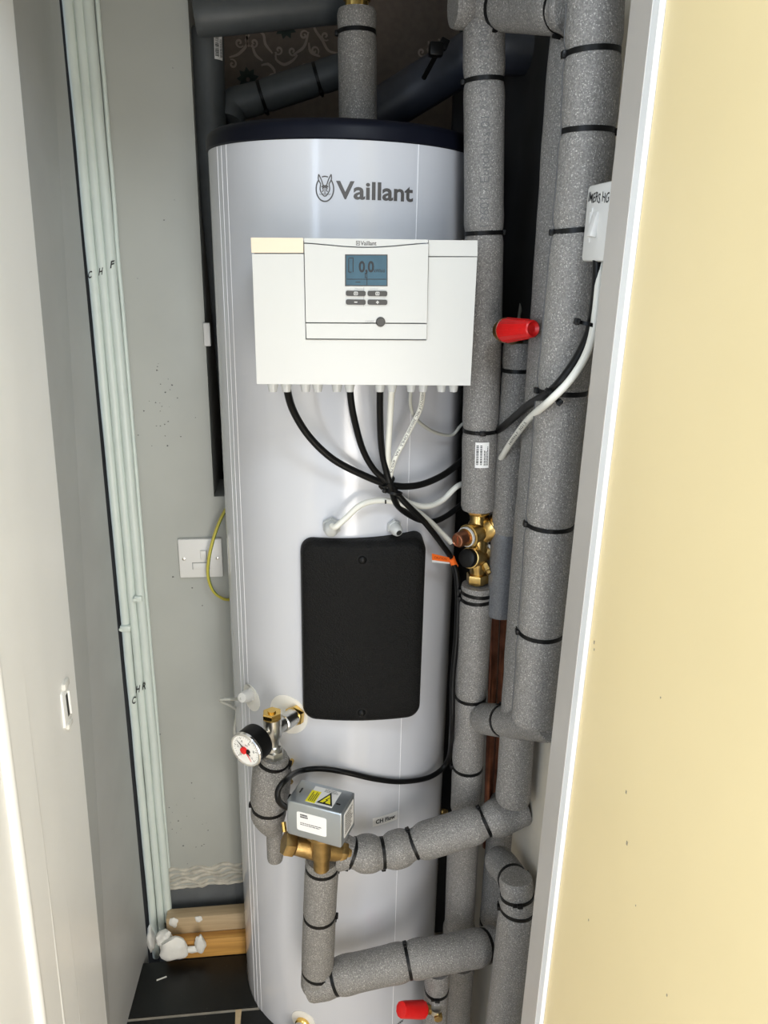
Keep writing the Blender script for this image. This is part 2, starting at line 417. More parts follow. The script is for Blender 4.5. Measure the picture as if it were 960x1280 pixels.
# scroll print
sm, fm = MB(), MB()
def wpt(c, dx=0, dz=0):
    p = P(220+c[0]/3, c[1]/3, 1.779); return V((p.x+dx, 1.779, p.z+dz))
def ribbon(mb, pts, w, nrm=V((0, -1, 0)), taper=True):
    n = len(pts); vs = []; fs = []
    for i in range(n):
        a = (pts[min(i+1, n-1)]-pts[max(i-1, 0)]).normalized(); s = a.cross(nrm).normalized(); ww = w*(0.45+0.55*math.sin(PI*min(1, (i+.5)/n*1.0))) if taper else w
        vs += [pts[i]+s*ww/2, pts[i]-s*ww/2]
    for i in range(n-1): fs.append((2*i, 2*i+1, 2*i+3, 2*i+2))
    mb.add(vs, fs)
def spiral(c, r, a0, turns, sgn):
    return [c+V((math.cos(a0+sgn*2*PI*turns*k/14)*r*(1-k/15), 0, math.sin(a0+sgn*2*PI*turns*k/14)*r*(1-k/15))) for k in range(15)]
S = [([(262, 118), (266, 165), (235, 202), (200, 215)], (212, 240)), ([(300, 110), (328, 130), (335, 165), (362, 200)], (385, 188)),
     ([(376, 195), (375, 222), (405, 242), (440, 225), (455, 205)], (437, 192)), ([(440, 205), (480, 175), (497, 120)], (480, 132)),
     ([(285, 165), (298, 205), (325, 228)], (238, 160)), ([(320, 245), (345, 240), (368, 262), (370, 280)], (362, 294)),
     ([(515, 65), (520, 108), (548, 150), (572, 190), (610, 200)], (560, 135)), ([(498, 160), (505, 195), (540, 212)], (520, 190)),
     ([(462, 272), (470, 248), (488, 240)], (476, 262)), ([(275, 130), (262, 150), (275, 175)], (292, 160))]
for dx, dz in ((0, 0), (.37, 0), (-.02, -.33), (.35, -.33), (-.37, .0), (0, .33), (.185, -.165), (.185, .165)):
    for k, (pl, sc) in enumerate(S):
        pts = catmull([wpt(c, dx, dz) for c in pl], .005); c = wpt(sc, dx, dz)
        if not (-.44 < c.x < .42): continue
        ribbon(sm, pts, .0055); e = pts[-1]; ribbon(sm, spiral(c, .009, math.atan2(e.z-c.z, e.x-c.x), 1.2, 1 if k % 2 else -1), .0042)
    for fl in ((410, 100), (270, 298)):
        c = wpt(fl, dx, dz)
        if not (-.42 < c.x < .4): continue
        for j in range(9):
            a = 2*PI*j/9+.3; d = V((math.cos(a), 0, math.sin(a))); w = V((-d.z, 0, d.x))
            fm.add([c+d*.004+w*.003, c+d*.014+w*.0055, c+d*.023, c+d*.014-w*.0055, c+d*.004-w*.003], [(0, 1, 2, 3, 4)])
bw.append(('scroll_print', sm, wp_scroll)); bw.append(('flower_print', fm, wp_flower))
structure('wall_back', 'brown wallpaper with scrolls behind the cylinder', bw)
structure('wall_right', 'cream painted right wall of the cupboard', [('wall', MB().b(.402, .46, .80, 1.85, 0, ZC), cream_wall)])
structure('ceiling', 'white ceiling', [('ceiling', MB().b(-1.4, 1.4, -1.7, 1.85, ZC, ZC+.05), hall_paint)])
structure('floor', 'hall floor', [('floor', MB().b(-1.4, 1.4, -1.7, 1.85, -.05, 0), floor_m)])
structure('wall_hall_left', 'hall wall', [('wall', MB().b(-1.45, -1.4, -1.7, .6, 0, ZC), hall_paint)])
structure('wall_hall_right', 'hall wall', [('wall', MB().b(1.4, 1.45, -1.7, .76, 0, ZC), hall_paint)])
structure('wall_front_left', 'hall wall left of the cupboard', [('wall', MB().b(-1.4, -.42, .52, .6, 0, ZC), hall_paint)])
structure('wall_front_right', 'hall wall right of the cupboard', [('wall', MB().b(.46, 1.4, .72, .8, 0, ZC), hall_paint)])
structure('wall_front_header', 'wall above the cupboard doorway', [('wall', MB().b(-.42, .46, .74, .82, 2.14, ZC), hall_paint)])

# right-hand lining, bead and open door
la, lb = P(789, 0, .80), P(651, 1280, .80)
lt, lbm = lerp_z(la, lb, ZT).x, lerp_z(la, lb, ZB).x
def strip(x0, x1, y0, y1, m=None):
    return slab([(lbm+x0, y0, 0), (lbm+x1, y0, 0), (lbm+x1, y1, 0), (lbm+x0, y1, 0)], [(lt+x0, y0, ZT), (lt+x1, y0, ZT), (lt+x1, y1, ZT), (lt+x0, y1, ZT)])
structure('trim_1', 'greyish painted door lining on the right', [('lining', strip(0, .075, .751, .80), lining_paint),
          ('rebate_bead', strip(.0005, .03, .736, .751), frame_white)])
dm = strip(.0055, .0455, -.06, .734)
dchips = MB()
for px, py, s in ((743, 803, .0028), (743, 812, .0018), (783, 990, .0025), (784, 1054, .003), (795, 1132, .0012), (826, 872, .0012), (736, 1150, .0018), (834, 1244, .0018)):
    q = PX(px, py, 0); 
    t = (H-0)/1
    # locate on the leaning door face
    d = ray(px, py); xx = .33
    for _ in range(6):
        p = CAM+d*(xx/d.x); xx = lbm+.0055+(lt-lbm)*(p.z/ZT)
    dchips.box(p+V((-.0001, 0, 0)), .0008, s*.8, s*1.3)
structure('door_1', 'cream cupboard door standing open on the right', [('door_leaf', dm, door_paint), ('paint_chip', dchips, door_chip, None, None, 'stuff')])

# left-hand door frame with stop bead and moulding
def lstrip(y0, y1, out, depth=.03):
    f = lambda y, z: (xb+(xt-xb)*z/ZC)
    return slab([(f(0, 0)+out, y0, 0), (f(0, 0)+out, y1, 0), (f(0, 0)-depth, y1, 0), (f(0, 0)-depth, y0, 0)], [(f(0, ZC)+out, y0, ZT), (f(0, ZC)+out, y1, ZT), (f(0, ZC)-depth, y1, ZT), (f(0, ZC)-depth, y0, ZT)])
def lbead(y, out, r):
    return MB().tube([V((xb+out, y, 0)), V((xb+(xt-xb)*ZT/ZC+out, y, ZT))], r, 16)
structure('trim_2', 'white gloss painted door frame on the left', [('lining', lstrip(.975, 1.118, .004), frame_white), ('edge_bead', lbead(1.116, -.001, .0065), frame_white),
          ('stop', lstrip(.957, .975, .010), frame_white), ('stop_bead', lbead(.957, .004, .009), frame_white), ('flat', lstrip(.885, .957, .011), frame_white),
          ('moulding_bead', lbead(.880, .008, .010), frame_white), ('architrave', lstrip(.80, .88, .015), frame_white),
          ('outer_bead', lbead(.80, .012, .012), frame_white), ('outer_flat', lstrip(.50, .80, .012), frame_white)])
# painted-over strike plate on the left frame
t = Thing('strike_plate', 'white painted-over latch strike plate with a slot on the left door frame', 'strike plate')
sp = PX(80, 882, xb+(xt-xb)*(1.06/ZC)+.006)
c0 = V((xb+(xt-xb)*sp.z/ZC+.0075, sp.y, sp.z))
i0 = t.part('plate', MB().box(c0, .005, .034, .058, None, .0012), frame_white)
t.part('slot', MB().box(c0+V((.0026, .002, 0)), .0012, .0075, .036), ink)
t.part('raised_lip', MB().box(c0+V((.0030, .010, 0)), .005, .004, .040, None, .001), frame_white)
t.part('paint_lump', MB().box(c0+V((.002, .004, .034)), .008, .024, .012, None, .003), plaster_w)
t.part('paint_lump', MB().box(c0+V((.002, 0, -.032)), .007, .022, .010, None, .003), plaster_w)
t.done()

# tiled ledge, timbers and filler at the foot of the wall
LZ = 0.2
def arcx(y): 
    dd = .2135**2-(TCY-y)**2; return TCX-math.sqrt(max(dd, 0)) if dd > 0 else TCX
def ledge_poly(y0, y1, x0=-.385, n=6, lim=None):
    a = [(x0, y0), (x0, y1)]+[((min(arcx(y1+(y0-y1)*k/n)-.002, lim) if lim else arcx(y1+(y0-y1)*k/n)-.002), y1+(y0-y1)*k/n) for k in range(n+1)]
    return a
def prismz(o, z0, z1): return MB().prism(o, lambda x, y: V((x, y, z0)), lambda x, y: V((x, y, z1)))
tiles = [('grout_bed', prismz(ledge_poly(1.17, 1.40, -.39, 10), 0, LZ-.003), grout)]
tiles.append(('tile', prismz(ledge_poly(1.264, 1.398, -.382), LZ-.003, LZ), tile_black))
xs = P(297, 1268, 1.23).x
tiles.append(('tile', prismz([(-.382, 1.17), (-.382, 1.256), (xs-.006, 1.256), (xs-.002, 1.17)], LZ-.003, LZ), tile_black))
tiles.append(('tile', prismz([(xs+.008, 1.17), (xs+.005, 1.256), (arcx(1.256)-.002, 1.256), (arcx(1.17)-.01, 1.17)], LZ-.003, LZ), tile_black))
structure('floor_tiled_ledge', 'black tiled ledge beside the cylinder', tiles)
t = Thing('pine_offcut', 'small pale pine wedge stood in the joint between black tiles', 'wood offcut')
t.part('wedge', prismz([(xs-.004, 1.175), (xs-.007, 1.258), (xs+.006, 1.258), (xs+.003, 1.175)], LZ-.001, LZ+.004), wood_spacer); t.done()
zl = P(250, 1165, 1.424).z; zu = P(250, 1133, 1.455).z; tx0 = P(209, 1150, 1.44).x
t = Thing('timber_batten', 'pine batten coloured for warm light, lying at the back edge of the black tiles', 'timber', 'pine battens at the wall foot')
t.part('b', MB().b(tx0, -.130, 1.401, 1.424, LZ, zl, .0015), pine_lit); t.done()
t = Thing('timber_batten', 'pale pine batten set on edge behind the front one', 'timber', 'pine battens at the wall foot')
t.part('b', MB().b(tx0, -.126, 1.425, 1.455, LZ, zu, .002), pine); t.done()
# ragged filler line
mb = MB(); rnd = random.Random(11)
for r_ in range(5):
    z = .340+r_*.0125; pts = []
    for k in range(26):
        x = -.335+(.335-.120)*k/25
        pts.append(V((x, 1.4755-.0035*abs(noise.noise(V((x*30, r_*3, 0)))), z+.006*noise.noise(V((x*22, r_*5.3, 2)))+.007*k/25-.003+(.004 if r_ else 0)*math.sin(k*.9+r_))))
    mb.tube(pts, lambda i, r_=r_: .0065*(.75+.7*noise.noise(V((i*.45, r_*7.1, 1)))), 8)
t = Thing('filler_strip', 'ragged crumbly filler line along the bottom of the pale wall', 'filler'); t.part('f', mb, plaster_m); t.done()
def lump(c, s, seed, sub=3, amp=.35):
    bm = bmesh.new(); bmesh.ops.create_icosphere(bm, subdivisions=sub, radius=1)
    vs = []; bm.verts.index_update()
    for v in bm.verts:
        k = 1+amp*noise.noise(v.co*1.6+V((seed*3.1, 0, 0))); vs.append(V(c)+V((v.co.x*s[0], v.co.y*s[1], v.co.z*s[2]))*k)
    fs = [[v.index for v in f.verts] for f in bm.faces]; bm.free(); return vs, fs
t = Thing('filler_blob', 'white filler blob with a thin tail where the painted pipes meet the black tiles', 'filler')
mb = MB(); mb.add(*lump(P(216, 1186, 1.385), (.034, .014, .030), 1)); mb.add(*lump(P(205, 1172, 1.40), (.020, .014, .018), 2)); mb.add(*lump(P(238, 1187, 1.392), (.022, .006, .008), 6)); mb.add(*lump(P(250, 1180, 1.390), (.012, .008, .024), 4))
t.part('f', mb, plaster_w); t.done()
t = Thing('filler_blob', 'small white filler spot stuck on the pale pine batten', 'filler')
t.part('f', MB().add(*lump(P(248, 1149, 1.424), (.008, .003, .009), 8)), plaster_w); t.done()
t = Thing('filler_blob', 'white filler spot on the left end of the pale pine batten', 'filler')
t.part('f', MB().add(*lump(P(217, 1153, 1.424), (.009, .003, .014), 9)), plaster_w); t.done()
mb = MB(); mb.add(*lump(P(189, 1172, 1.45), (.010, .02, .032), 12)); 
t = Thing('filler_blob', 'long white filler patch down the corner left of the painted pipes', 'filler'); t.part('f', mb, plaster_w); t.done()
t = Thing('plaster_chip', 'thin white paint sliver lying on the black tile', 'debris'); pz = PZ(202, 1223, LZ+.001)
t.part('c', MB().box(pz, .022, .003, .0012, Matrix.Rotation(.35, 3, 'Z')), plaster_w); t.done()

# painted pipes in the corner
def pts2(a, b, n=22, w=0.0, sd=0): 
    return [a.lerp(b, k/n)+V((w*noise.noise(V((k*.4, sd, 0))), 0, 0)) for k in range(n+1)]
specs = [('leftmost', 84.5, 177.5, 6.0, 1195), ('second from the left', 97.5, 188, 5.7, 1190), ('third from the left', 110, 198, 6.2, 1152), ('thin, rightmost', 121.5, 204, 2.6, 1085)]
LAB = ['pale green painted pipe marked C, nearest the side panel', 'pale green painted pipe marked H, next to the one marked C', 'pale green painted pipe marked F, right of the pipe marked H', 'thin pale green painted pipe at the right edge of the painted pipes']
LET = [('C', 112, 344, 'C', 167, 876), ('H', 125.5, 340, 'H', 172, 862), ('F', 140, 331, 'R', 180, 858), None]
for k, (_, xa, xbm, hw, yb) in enumerate(specs):
    Yp = 1.459 if k < 3 else 1.467
    a = P(xa, 0, Yp); b = P(xbm, 1000, Yp); a2 = lerp_z(a, b, ZC-.02); b2 = lerp_z(a, b, P(198, yb, Yp).z)
    t = Thing('painted_pipe', LAB[k], 'pipe', 'painted pipes in the left corner')
    rr = [.0088, .0084, .0092, .0038][k]
    i = t.part('pipe_run', MB().tube(pts2(a2, b2, 40, .0016, k), rr, 16), pipe_paint)
    if LET[k]:
        c1, x1, y1, c2, x2, y2 = LET[k]; mb = MB()
        for ch, x, y, s in ((c1, x1, y1, 6.5), (c2, x2, y2, 6.5)):
            mb = MB()
            q0 = P(x-s*.35, y+s*.7, Yp-rr-.0006); q1 = P(x+s*.35, y+s*.5, Yp-rr-.0006); q2 = P(x-s*.2, y-s*.7, Yp-rr-.0006)
            text_on(mb, ch, quadmap(q0, q1, q2, .0002), .02)
            t.part('marker_letter', mb, ink)
    t.done()
def clip(px, py, w, lab):
    c = P(px, py, 1.451); t = Thing('pipe_clip', lab, 'clip', 'painted pipe clips')
    t.part('saddle', MB().box(c, w, .012, .013, None, .003), pipe_paint); t.part('screw_head', MB().lathe(c+V((-w*.4, -.006, 0)), V((0, -1, 0)), [(0, .0035), (.0015, .0035), (.002, .002)], 12), pipe_paint); t.done()
clip(157, 785, .021, 'white painted clip on the leftmost painted pipe'); clip(173, 748, .016, 'upper painted clip across the right-hand painted pipes')

# fused spur plate on the rear wall
t = Thing('fused_spur', 'square white fused spur plate behind the yellow-green earth cable', 'wall outlet')
a = P(225, 723, 1.465); pw = .086; c = V((a.x+pw/2, 1.4695, a.z+pw/2*.97))
# keep the plate on the wall clear of the cylinder
i = t.part('plate', MB().box(c, pw, .009, .083, None, .003), white_plastic)
t.part('switch_rocker', MB().box(c+V((.006, -.0055, .008)), .012, .005, .020, Matrix.Rotation(.12, 3, 'X'), .001), white_plastic)
t.part('fuse_holder', MB().box(c+V((0, -.005, -.016)), .030, .002, .013, None, .0006), white_plastic)
t.part('joint', MB().box(c+V((0, -.0046, -.0085)), .034, .0008, .0012).box(c+V((-.0165, -.0046, -.0155)), .0010, .0008, .015).box(c+V((.0165, -.0046, -.0155)), .0010, .0008, .015).box(c+V((.0125, -.0046, .008)), .001, .0008, .022), seam_grey)
for s in (-1, 1): t.part('screw', MB().lathe(c+V((s*.033, -.0045, 0)), V((0, -1, 0)), [(0, .0033), (.0008, .0033), (.0012, .0025)], 14), nickel)
t.done()
t = Thing('trunking_clip', 'small pale plastic box on the wall edge beside the cylinder', 'junction box')
t.part('b', MB().box(P(259, 418, 1.470), .012, .012, .042, None, .002), white_plastic); t.done()

# ================================================================ the hot water cylinder
ZW = T(425, 172).z; ZCAP = T(425, 146).z
t = Thing('hot_water_cylinder', 'tall white hot water cylinder with black lid, logo and black foam cover', 'water heater')
body = MB(); Oc = V((TCX, TCY, 0)); Zax = V((0, 0, 1))
body.lathe(Oc, Zax, [(0.0, TR-.006), (.004, TR), (ZW, TR)], 128)
b_i = t.part('body', body, tank_white)
t.part('top_cap', MB().lathe(Oc, Zax, [(ZW-.002, TR+.0005), (ZW, TR+.003), (ZCAP-.012, TR+.003), (ZCAP-.005, TR+.0005), (ZCAP, TR-.006), (ZCAP+.002, TR-.02)], 128), blackcap, label='black lid rim')
rb_ = MB()
for ph in (-1.12, -1.05, -.98): rb_.tube([cyl(ph, .02, TR), cyl(ph, ZW-.001, TR)], .0006, 8)
t.part('edge_rib', rb_, tank_rib, b_i)
phs = phiz(T(522, 230))[0]
t.part('jacket_seam', MB().tube([cyl(phs, .02, TR), cyl(phs, ZW-.001, TR)], .0007, 8), tank_rib, b_i)
# lettering
p0, z0 = phiz(T(420, 249)); p1, _z1 = phiz(T(516, 250)); zt_ = T(420, 226).z
lg = MB(); lr = TR+.0005
text_on(lg, 'Vaillant', lambda u, v, o: cyl(p0+(p1-p0)*u, z0+(zt_-z0)*v, lr), .025)
t.part('logo_lettering', lg, logo_grey, b_i)
em = MB()
def tp(cx, cy): # crop coords (6.4x of 380,210)
    p = T(380+cx/6.4, 210+cy/6.4, .0005); return p
def rib2(pl, w, closed=False):
    pts = [tp(*c) for c in pl]
    if len(pts) > 2 and not closed: pts = catmull(pts, .0015)
    n = len(pts); vs = []; fs = []
    for i in range(n):
        a = (pts[min(i+1, n-1)]-pts[max(i-1, 0)]) if not closed else pts[(i+1) % n]-pts[i-1]
        nr = V((pts[i].x-TCX, pts[i].y-TCY, 0)).normalized(); s = a.cross(nr).normalized(); vs += [pts[i]+s*w/2, pts[i]-s*w/2]
    for i in range(n if closed else n-1): j = (i+1) % n; fs.append((2*i, 2*i+1, 2*j+1, 2*j))
    em.add(vs, fs)
rib2([(167+70*math.sin(a), 167-100*math.cos(a)) for a in [math.radians(d) for d in range(42, 319, 8)]], .0018)
rib2([(143, 72), (167, 66), (192, 72)], .0016)
for s in (-1, 1):
    X = lambda x: 167+s*x
    rib2([(X(50), 50), (X(30), 90), (X(14), 138)], .0016); rib2([(X(50), 50), (X(52), 90), (X(32), 130)], .0016); rib2([(X(34), 130), (X(38), 170), (X(24), 205), (X(2), 228)], .0016)
    rib2([(X(20), 160), (X(12), 178), (X(22), 190)], .0014); rib2([(X(6), 205), (X(30), 212), (X(46), 208)], .0006)
    em.add([tp(X(14), 132), tp(X(30), 150), tp(X(10), 165), tp(X(0), 150), tp(X(0), 138)], [(0, 1, 2, 3, 4)])
rib2([(167, 150), (167, 180), (167, 215)], .0012)
t.part('logo_emblem', em, logo_grey, b_i)
# black foam cover
pc, zc_ = phiz(T(453, 787, .02)); pl_ = phiz(T(375.5, 790, .010))[0]; pr_ = phiz(T(530.5, 790, .010))[0]
ztp = T(453, 673, .004).z; zbt = T(453, 905, .024).z
hw_ = (pr_-pl_)/2*TR; pcn = (pr_+pl_)/2; zcn = (ztp+zbt)/2; hh = (ztp-zbt)/2
ol = []
for (u, v) in rrect(2*hw_, 2*hh, .023, 8): ol.append((u, v))
dens = []
for i in range(len(ol)):
    a, b = ol[i], ol[(i+1) % len(ol)]; n = max(1, int(math.dist(a, b)/.012))
    for k in range(n): dens.append((a[0]+(b[0]-a[0])*k/n, a[1]+(b[1]-a[1])*k/n))
fcx = -P(453, 787, 1.13).z*0; cvc = V((P(454, 787, 1.135).x, 1.1345, zcn))
cvn = V((math.sin(-.055), -math.cos(-.055), 0)); cvs = V((-cvn.y, cvn.x, 0))
xl_, xr_ = P(376, 787, 1.135).x, P(530, 787, 1.135).x; cvc = V(((xl_+xr_)/2, 1.1345, zcn)); ksc = (xr_-xl_)/2/hw_
def cf(u, v, off):
    u = u*ksc; return cvc+cvs*u+V((0, 0, v))-cvn*(.028-off)-cvn*(u*u/(2*.42))
ac = t.part('access_cover', MB().pad(dens, cf, [((1, 1), -.028), ((1, 1), .015), ((.992, .99), .020), ((.97, .955), .027), ((.955, .94), .028), ((.8, .8), .028), ((.6, .6), .028), ((.4, .4), .028), ((.2, .2), .028)]), black_foam, label='black moulded foam cover')
for px, py in ((453, 700), (452, 891)):
    q = P(px, py, 1.1345); nr = cvn
    t.part('cover_plug', MB().lathe(q-nr*.002, nr, [(0, .0072), (.003, .007), (.0055, .005), (.0065, .0015)], 20), black_plastic, ac)
    t.part('plug_recess', MB().lathe(q-nr*.0005, nr, [(0, .0095), (.0008, .0092)], 20), mat('recess_black', (.004, .004, .004), .9), ac)
# cable glands on the jacket
for px, py, s in ((415, 656, 1.0), (491, 657, .82)):
    q = T(px, py); nr = V((q.x-TCX, q.y-TCY, -.05)).normalized()
    g = t.part('jacket_gland', MB().hexn(q, nr, .007, .0155*s), gland_grey)
    t.part('gland_dome', MB().lathe(q+nr*.007, nr, [(0, .0125*s), (.008, .012*s), (.014, .0095*s), (.016, .0065*s)], 20), gland_grey, g)
    if s < 1: t.part('gland_hole', MB().lathe(q+nr*.0228, nr, [(0, .0045), (.0006, .0045)], 16), ink, g)
# blanking rosettes
def rosette(px, py, r, z=None):
    p, zz = phiz(T(px, py)); return t.part('rosette', MB().pad(circ(r, 40), lambda u, v, o: cyl(p+u/TR, zz+v, TR+o), [((1, 1), 0), ((.99, .99), .0012), ((.8, .8), .0016), ((.5, .5), .0016)]), label_film)
rosette(360, 893, .038); rosette(379, 1276, .026)
i = rosette(314, 872, .026)
# a faint marking on the sensor rosette
p, zz = phiz(T(310, 857, .002)); mb = MB(); text_on(mb, 'SENSOR', lambda u, v, o: cyl(p-.035+.07*u, zz-.001+.004*v, TR+.0021)); t.part('rosette_marking', mb, logo_grey, i)
# CH Flow sticker
p, zz = phiz(T(482, 1024)); q_ = lambda u, v, o: cyl(p+u/TR, zz+v, TR+o)
i = t.part('flow_sticker', MB().pad([(a*.026, b*.0095) for a, b in ((1, 1), (0, 1), (-1, 1), (-1, -1), (0, -1), (1, -1))], q_, [((1, 1), 0), ((1, 1), .0004)]), paper, b_i)
mb = MB(); text_on(mb, 'CH Flow', lambda u, v, o: cyl(p+(-.020+.040*u)/TR, zz-.0045+.0095*v, TR+.0008), .03); t.part('sticker_text', mb, ink, i)
p, zz = phiz(T(498, 1280)); mb = MB(); text_on(mb, 'DHW', lambda u, v, o: cyl(p+(-.012+.026*u)/TR, zz-.0025+.007*v, TR+.0006), .03); t.part('sticker_text', mb, ink, b_i)
# small brass eye at the right
q = T(552, 1014); nr = V((q.x-TCX, q.y-TCY, 0)).normalized(); t.part('screw_eye', MB().lathe(q, nr, [(0, .006), (.006, .006), (.010, .004)], 16).band(q+nr*.012, RGT, .003, .002, .002, 14), brass)
t.done()

# ================================================================ wiring centre on the cylinder front
BY = 1.04
def bp(px, py, y=BY): return P(px, py, y)
def on_box(px, py, lift=0.0):        # a pixel on the front plane, moved out by lift
    p = P(px, py, BY); return V((p.x, BY-lift, p.z))
def plate(outline, y_front, y_back):
    pts = [on_box(*o) for o in outline]
    return MB().prism([(p.x, p.z) for p in pts], lambda x, z: V((x, y_front, z)), lambda x, z: V((x, y_back, z)))
t = Thing('wiring_centre', 'white wiring centre box with blue-grey display on the cylinder front', 'control box')
tl, tr, bl, br = on_box(314.5, 298.5), on_box(596, 301), on_box(322, 479), on_box(587, 481)
t.part('back_case', MB().b(bl.x+.004, br.x-.004, 1.052, 1.158, bl.z+.003, tl.z-.002, .003), white_box)
t.part('joint_backing_plate', MB().b(bl.x+.001, br.x-.001, 1.044, 1.054, bl.z+.001, tl.z-.001), seam_grey)  # grey backing shows as joint lines between the cover pieces
f_i = t.part('front_cover', plate([(315, 317.5), (379.5, 317.5), (382, 424.5), (533.2, 425.5), (536, 321.5), (596.5, 321.5), (588, 482), (321, 480)], BY, 1.052), white_box)
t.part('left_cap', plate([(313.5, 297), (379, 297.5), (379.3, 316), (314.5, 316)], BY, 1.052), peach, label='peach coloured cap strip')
t.part('right_cap', plate([(536, 300), (597, 300.5), (596.8, 320.3), (536, 320)], BY, 1.052), white_box)
cv = [(380.3+(535-380.3)*k/16, 304+5.2*math.sin(PI*k/16)**1.4) for k in range(17)]
hd_ = t.part('header_strip', plate([(380.3, 297.6)]+[(x, y-.7) for x, y in cv]+[(535, 299.6)], BY-.001, 1.050), white_box)
pn = t.part('control_panel', plate([(x, y+.7) for x, y in cv]+[(533, 403.3), (382.3, 402.5)], BY-.004, 1.050), white_box)
t.part('lower_flap', plate([(382.3, 404), (533, 404.8), (532.4, 423.6), (383.2, 422.6)], BY-.004, 1.050), white_box)
def R4(x0, y0, x1, y1): return [(x0, y0), (x1, y0+.2), (x1, y1+.2), (x0, y1)]
L1 = .0045
ds = t.part('display', plate(R4(431, 318, 484, 357.5), BY-.0046, 1.045), button_m)
t.part('display_glass', plate(R4(432.3, 319.3, 482.8, 356.3), BY-.0050, 1.045), lcd, ds)
def Q(x0, y1, x1, y0, lift): return quadmap(on_box(x0, y1, lift), on_box(x1, y1, lift), on_box(x0, y0, lift), .0002)
mb = MB(); text_on(mb, '0,0', Q(448, 343, 467, 326, .0052), .03); text_on(mb, 'kWh/d', Q(467, 340.5, 480, 336, .0052), .01)
for a, b in (((433.5, 348.5), (482, 349.3)), ((457.8, 341), (458.6, 356)), ((435.5, 322), (441.5, 323)), ((435, 323), (436, 340)), ((440.5, 323), (438.5, 340)), ((435.5, 339.5), (439, 340.5)), ((444, 352), (450, 353)), ((455.5, 341), (456.5, 347)), ((455.5, 346.5), (458, 347.2))):
    q = Q(a[0], max(a[1], b[1]), b[0] if b[0] > a[0]+.6 else a[0]+1, min(a[1], b[1]), .0052); mb.add([q(0, 0, 1), q(1, 0, 1), q(1, 1, 1), q(0, 1, 1)], [(0, 1, 2, 3)])
t.part('display_digits', mb, lcd_dark, ds)
def button(px0, px1, py0, py1, icon):
    a, b = on_box(px0, py1), on_box(px1, py0); cx, cz = (a.x+b.x)/2, (a.z+b.z)/2; w, h = b.x-a.x, b.z-a.z
    mbb = MB().prism(rrect(w, h, h*.35, 4), lambda u, v: V((cx+u, BY-.0062, cz+v)), lambda u, v: V((cx+u, 1.046, cz+v)))
    i = t.part('button', mbb, button_m, pn); ic = MB(); y = BY-.0064
    def rc(u0, u1, v0, v1): ic.add([V((cx+u0, y, cz+v0)), V((cx+u1, y, cz+v0)), V((cx+u1, y, cz+v1)), V((cx+u0, y, cz+v1))], [(0, 1, 2, 3)])
    if icon in '+-': rc(-.002, .002, -.0005, .0005)
    if icon == '+': rc(-.0005, .0005, -.002, .002)
    if icon == 'o':
        rc(-.0026, .0026, .0014, .0022); rc(-.0026, .0026, -.0022, -.0014); rc(-.0026, -.0018, -.0022, .0022); rc(.0018, .0026, -.0022, .0022); rc(-.001, .001, -.0004, .0004)
    t.part('icon', ic, white_plastic, i)
    return i
button(432, 456.6, 363.4, 369.6, 'o'); button(459, 483.5, 363.6, 369.8, 'o'); button(432, 456.6, 374.3, 380.4, '-'); button(459, 483.5, 374.5, 380.6, '+')
mb = MB(); mb.b(*[on_box(457.5, 0).x-0, on_box(458.3, 0).x+.0002, BY-.0043, BY-.0040, on_box(458, 383).z, on_box(458, 359).z])
t.part('divider_line', mb, mat('print_grey', (.45, .45, .44), .5), pn)
mb = MB(); text_on(mb, 'reset', Q(456.5, 403, 467, 399.5, .0042)); t.part('panel_print', mb, mat('print_grey', (.45, .45, .44), .5), pn)
mb = MB(); text_on(mb, 'selection', Q(443, 361.8, 454, 360, .0042)); text_on(mb, 'setting', Q(462, 362, 472, 360.2, .0042)); t.part('panel_print', mb, mat('print_grey', (.45, .45, .44), .5), pn)
p = on_box(475.2, 402); t.part('reset_button', MB().lathe(V((p.x, 1.046, p.z)), V((0, -1, 0)), [(0, .0062), (.0118, .0062), (.0130, .0052)], 24), button_m)
mb = MB(); text_on(mb, 'Vaillant', Q(450.5, 306.8, 470.5, 301.3, .0012), .015); t.part('header_logo', mb, logo_grey, hd_)
mb = MB()
for r in (R4(445, 301.2, 449.6, 301.8), R4(445, 306, 449.6, 306.6), R4(445, 301.2, 445.7, 306.6), R4(448.9, 301.2, 449.6, 306.6), R4(446.5, 302.8, 448, 305)):
    mb.add([on_box(*c, .0013) for c in r], [(0, 1, 2, 3)])
t.part('header_emblem', mb, logo_grey, hd_)
GX = [341, 358, 382, 397, 421, 437, 475, 490, 514, 529, 552, 567]
GL = {}
for gx in GX:
    p = P(gx, 482, 1.075); p = V((p.x, 1.075, bl.z+.004)); GL[gx] = p
    g = t.part('cable_gland', MB().lathe(p, V((0, 0, -1)), [(0, .0090), (.006, .0090), (.0065, .0082), (.014, .0068), (.021, .0056)], 12), gland_clear)
t.done()

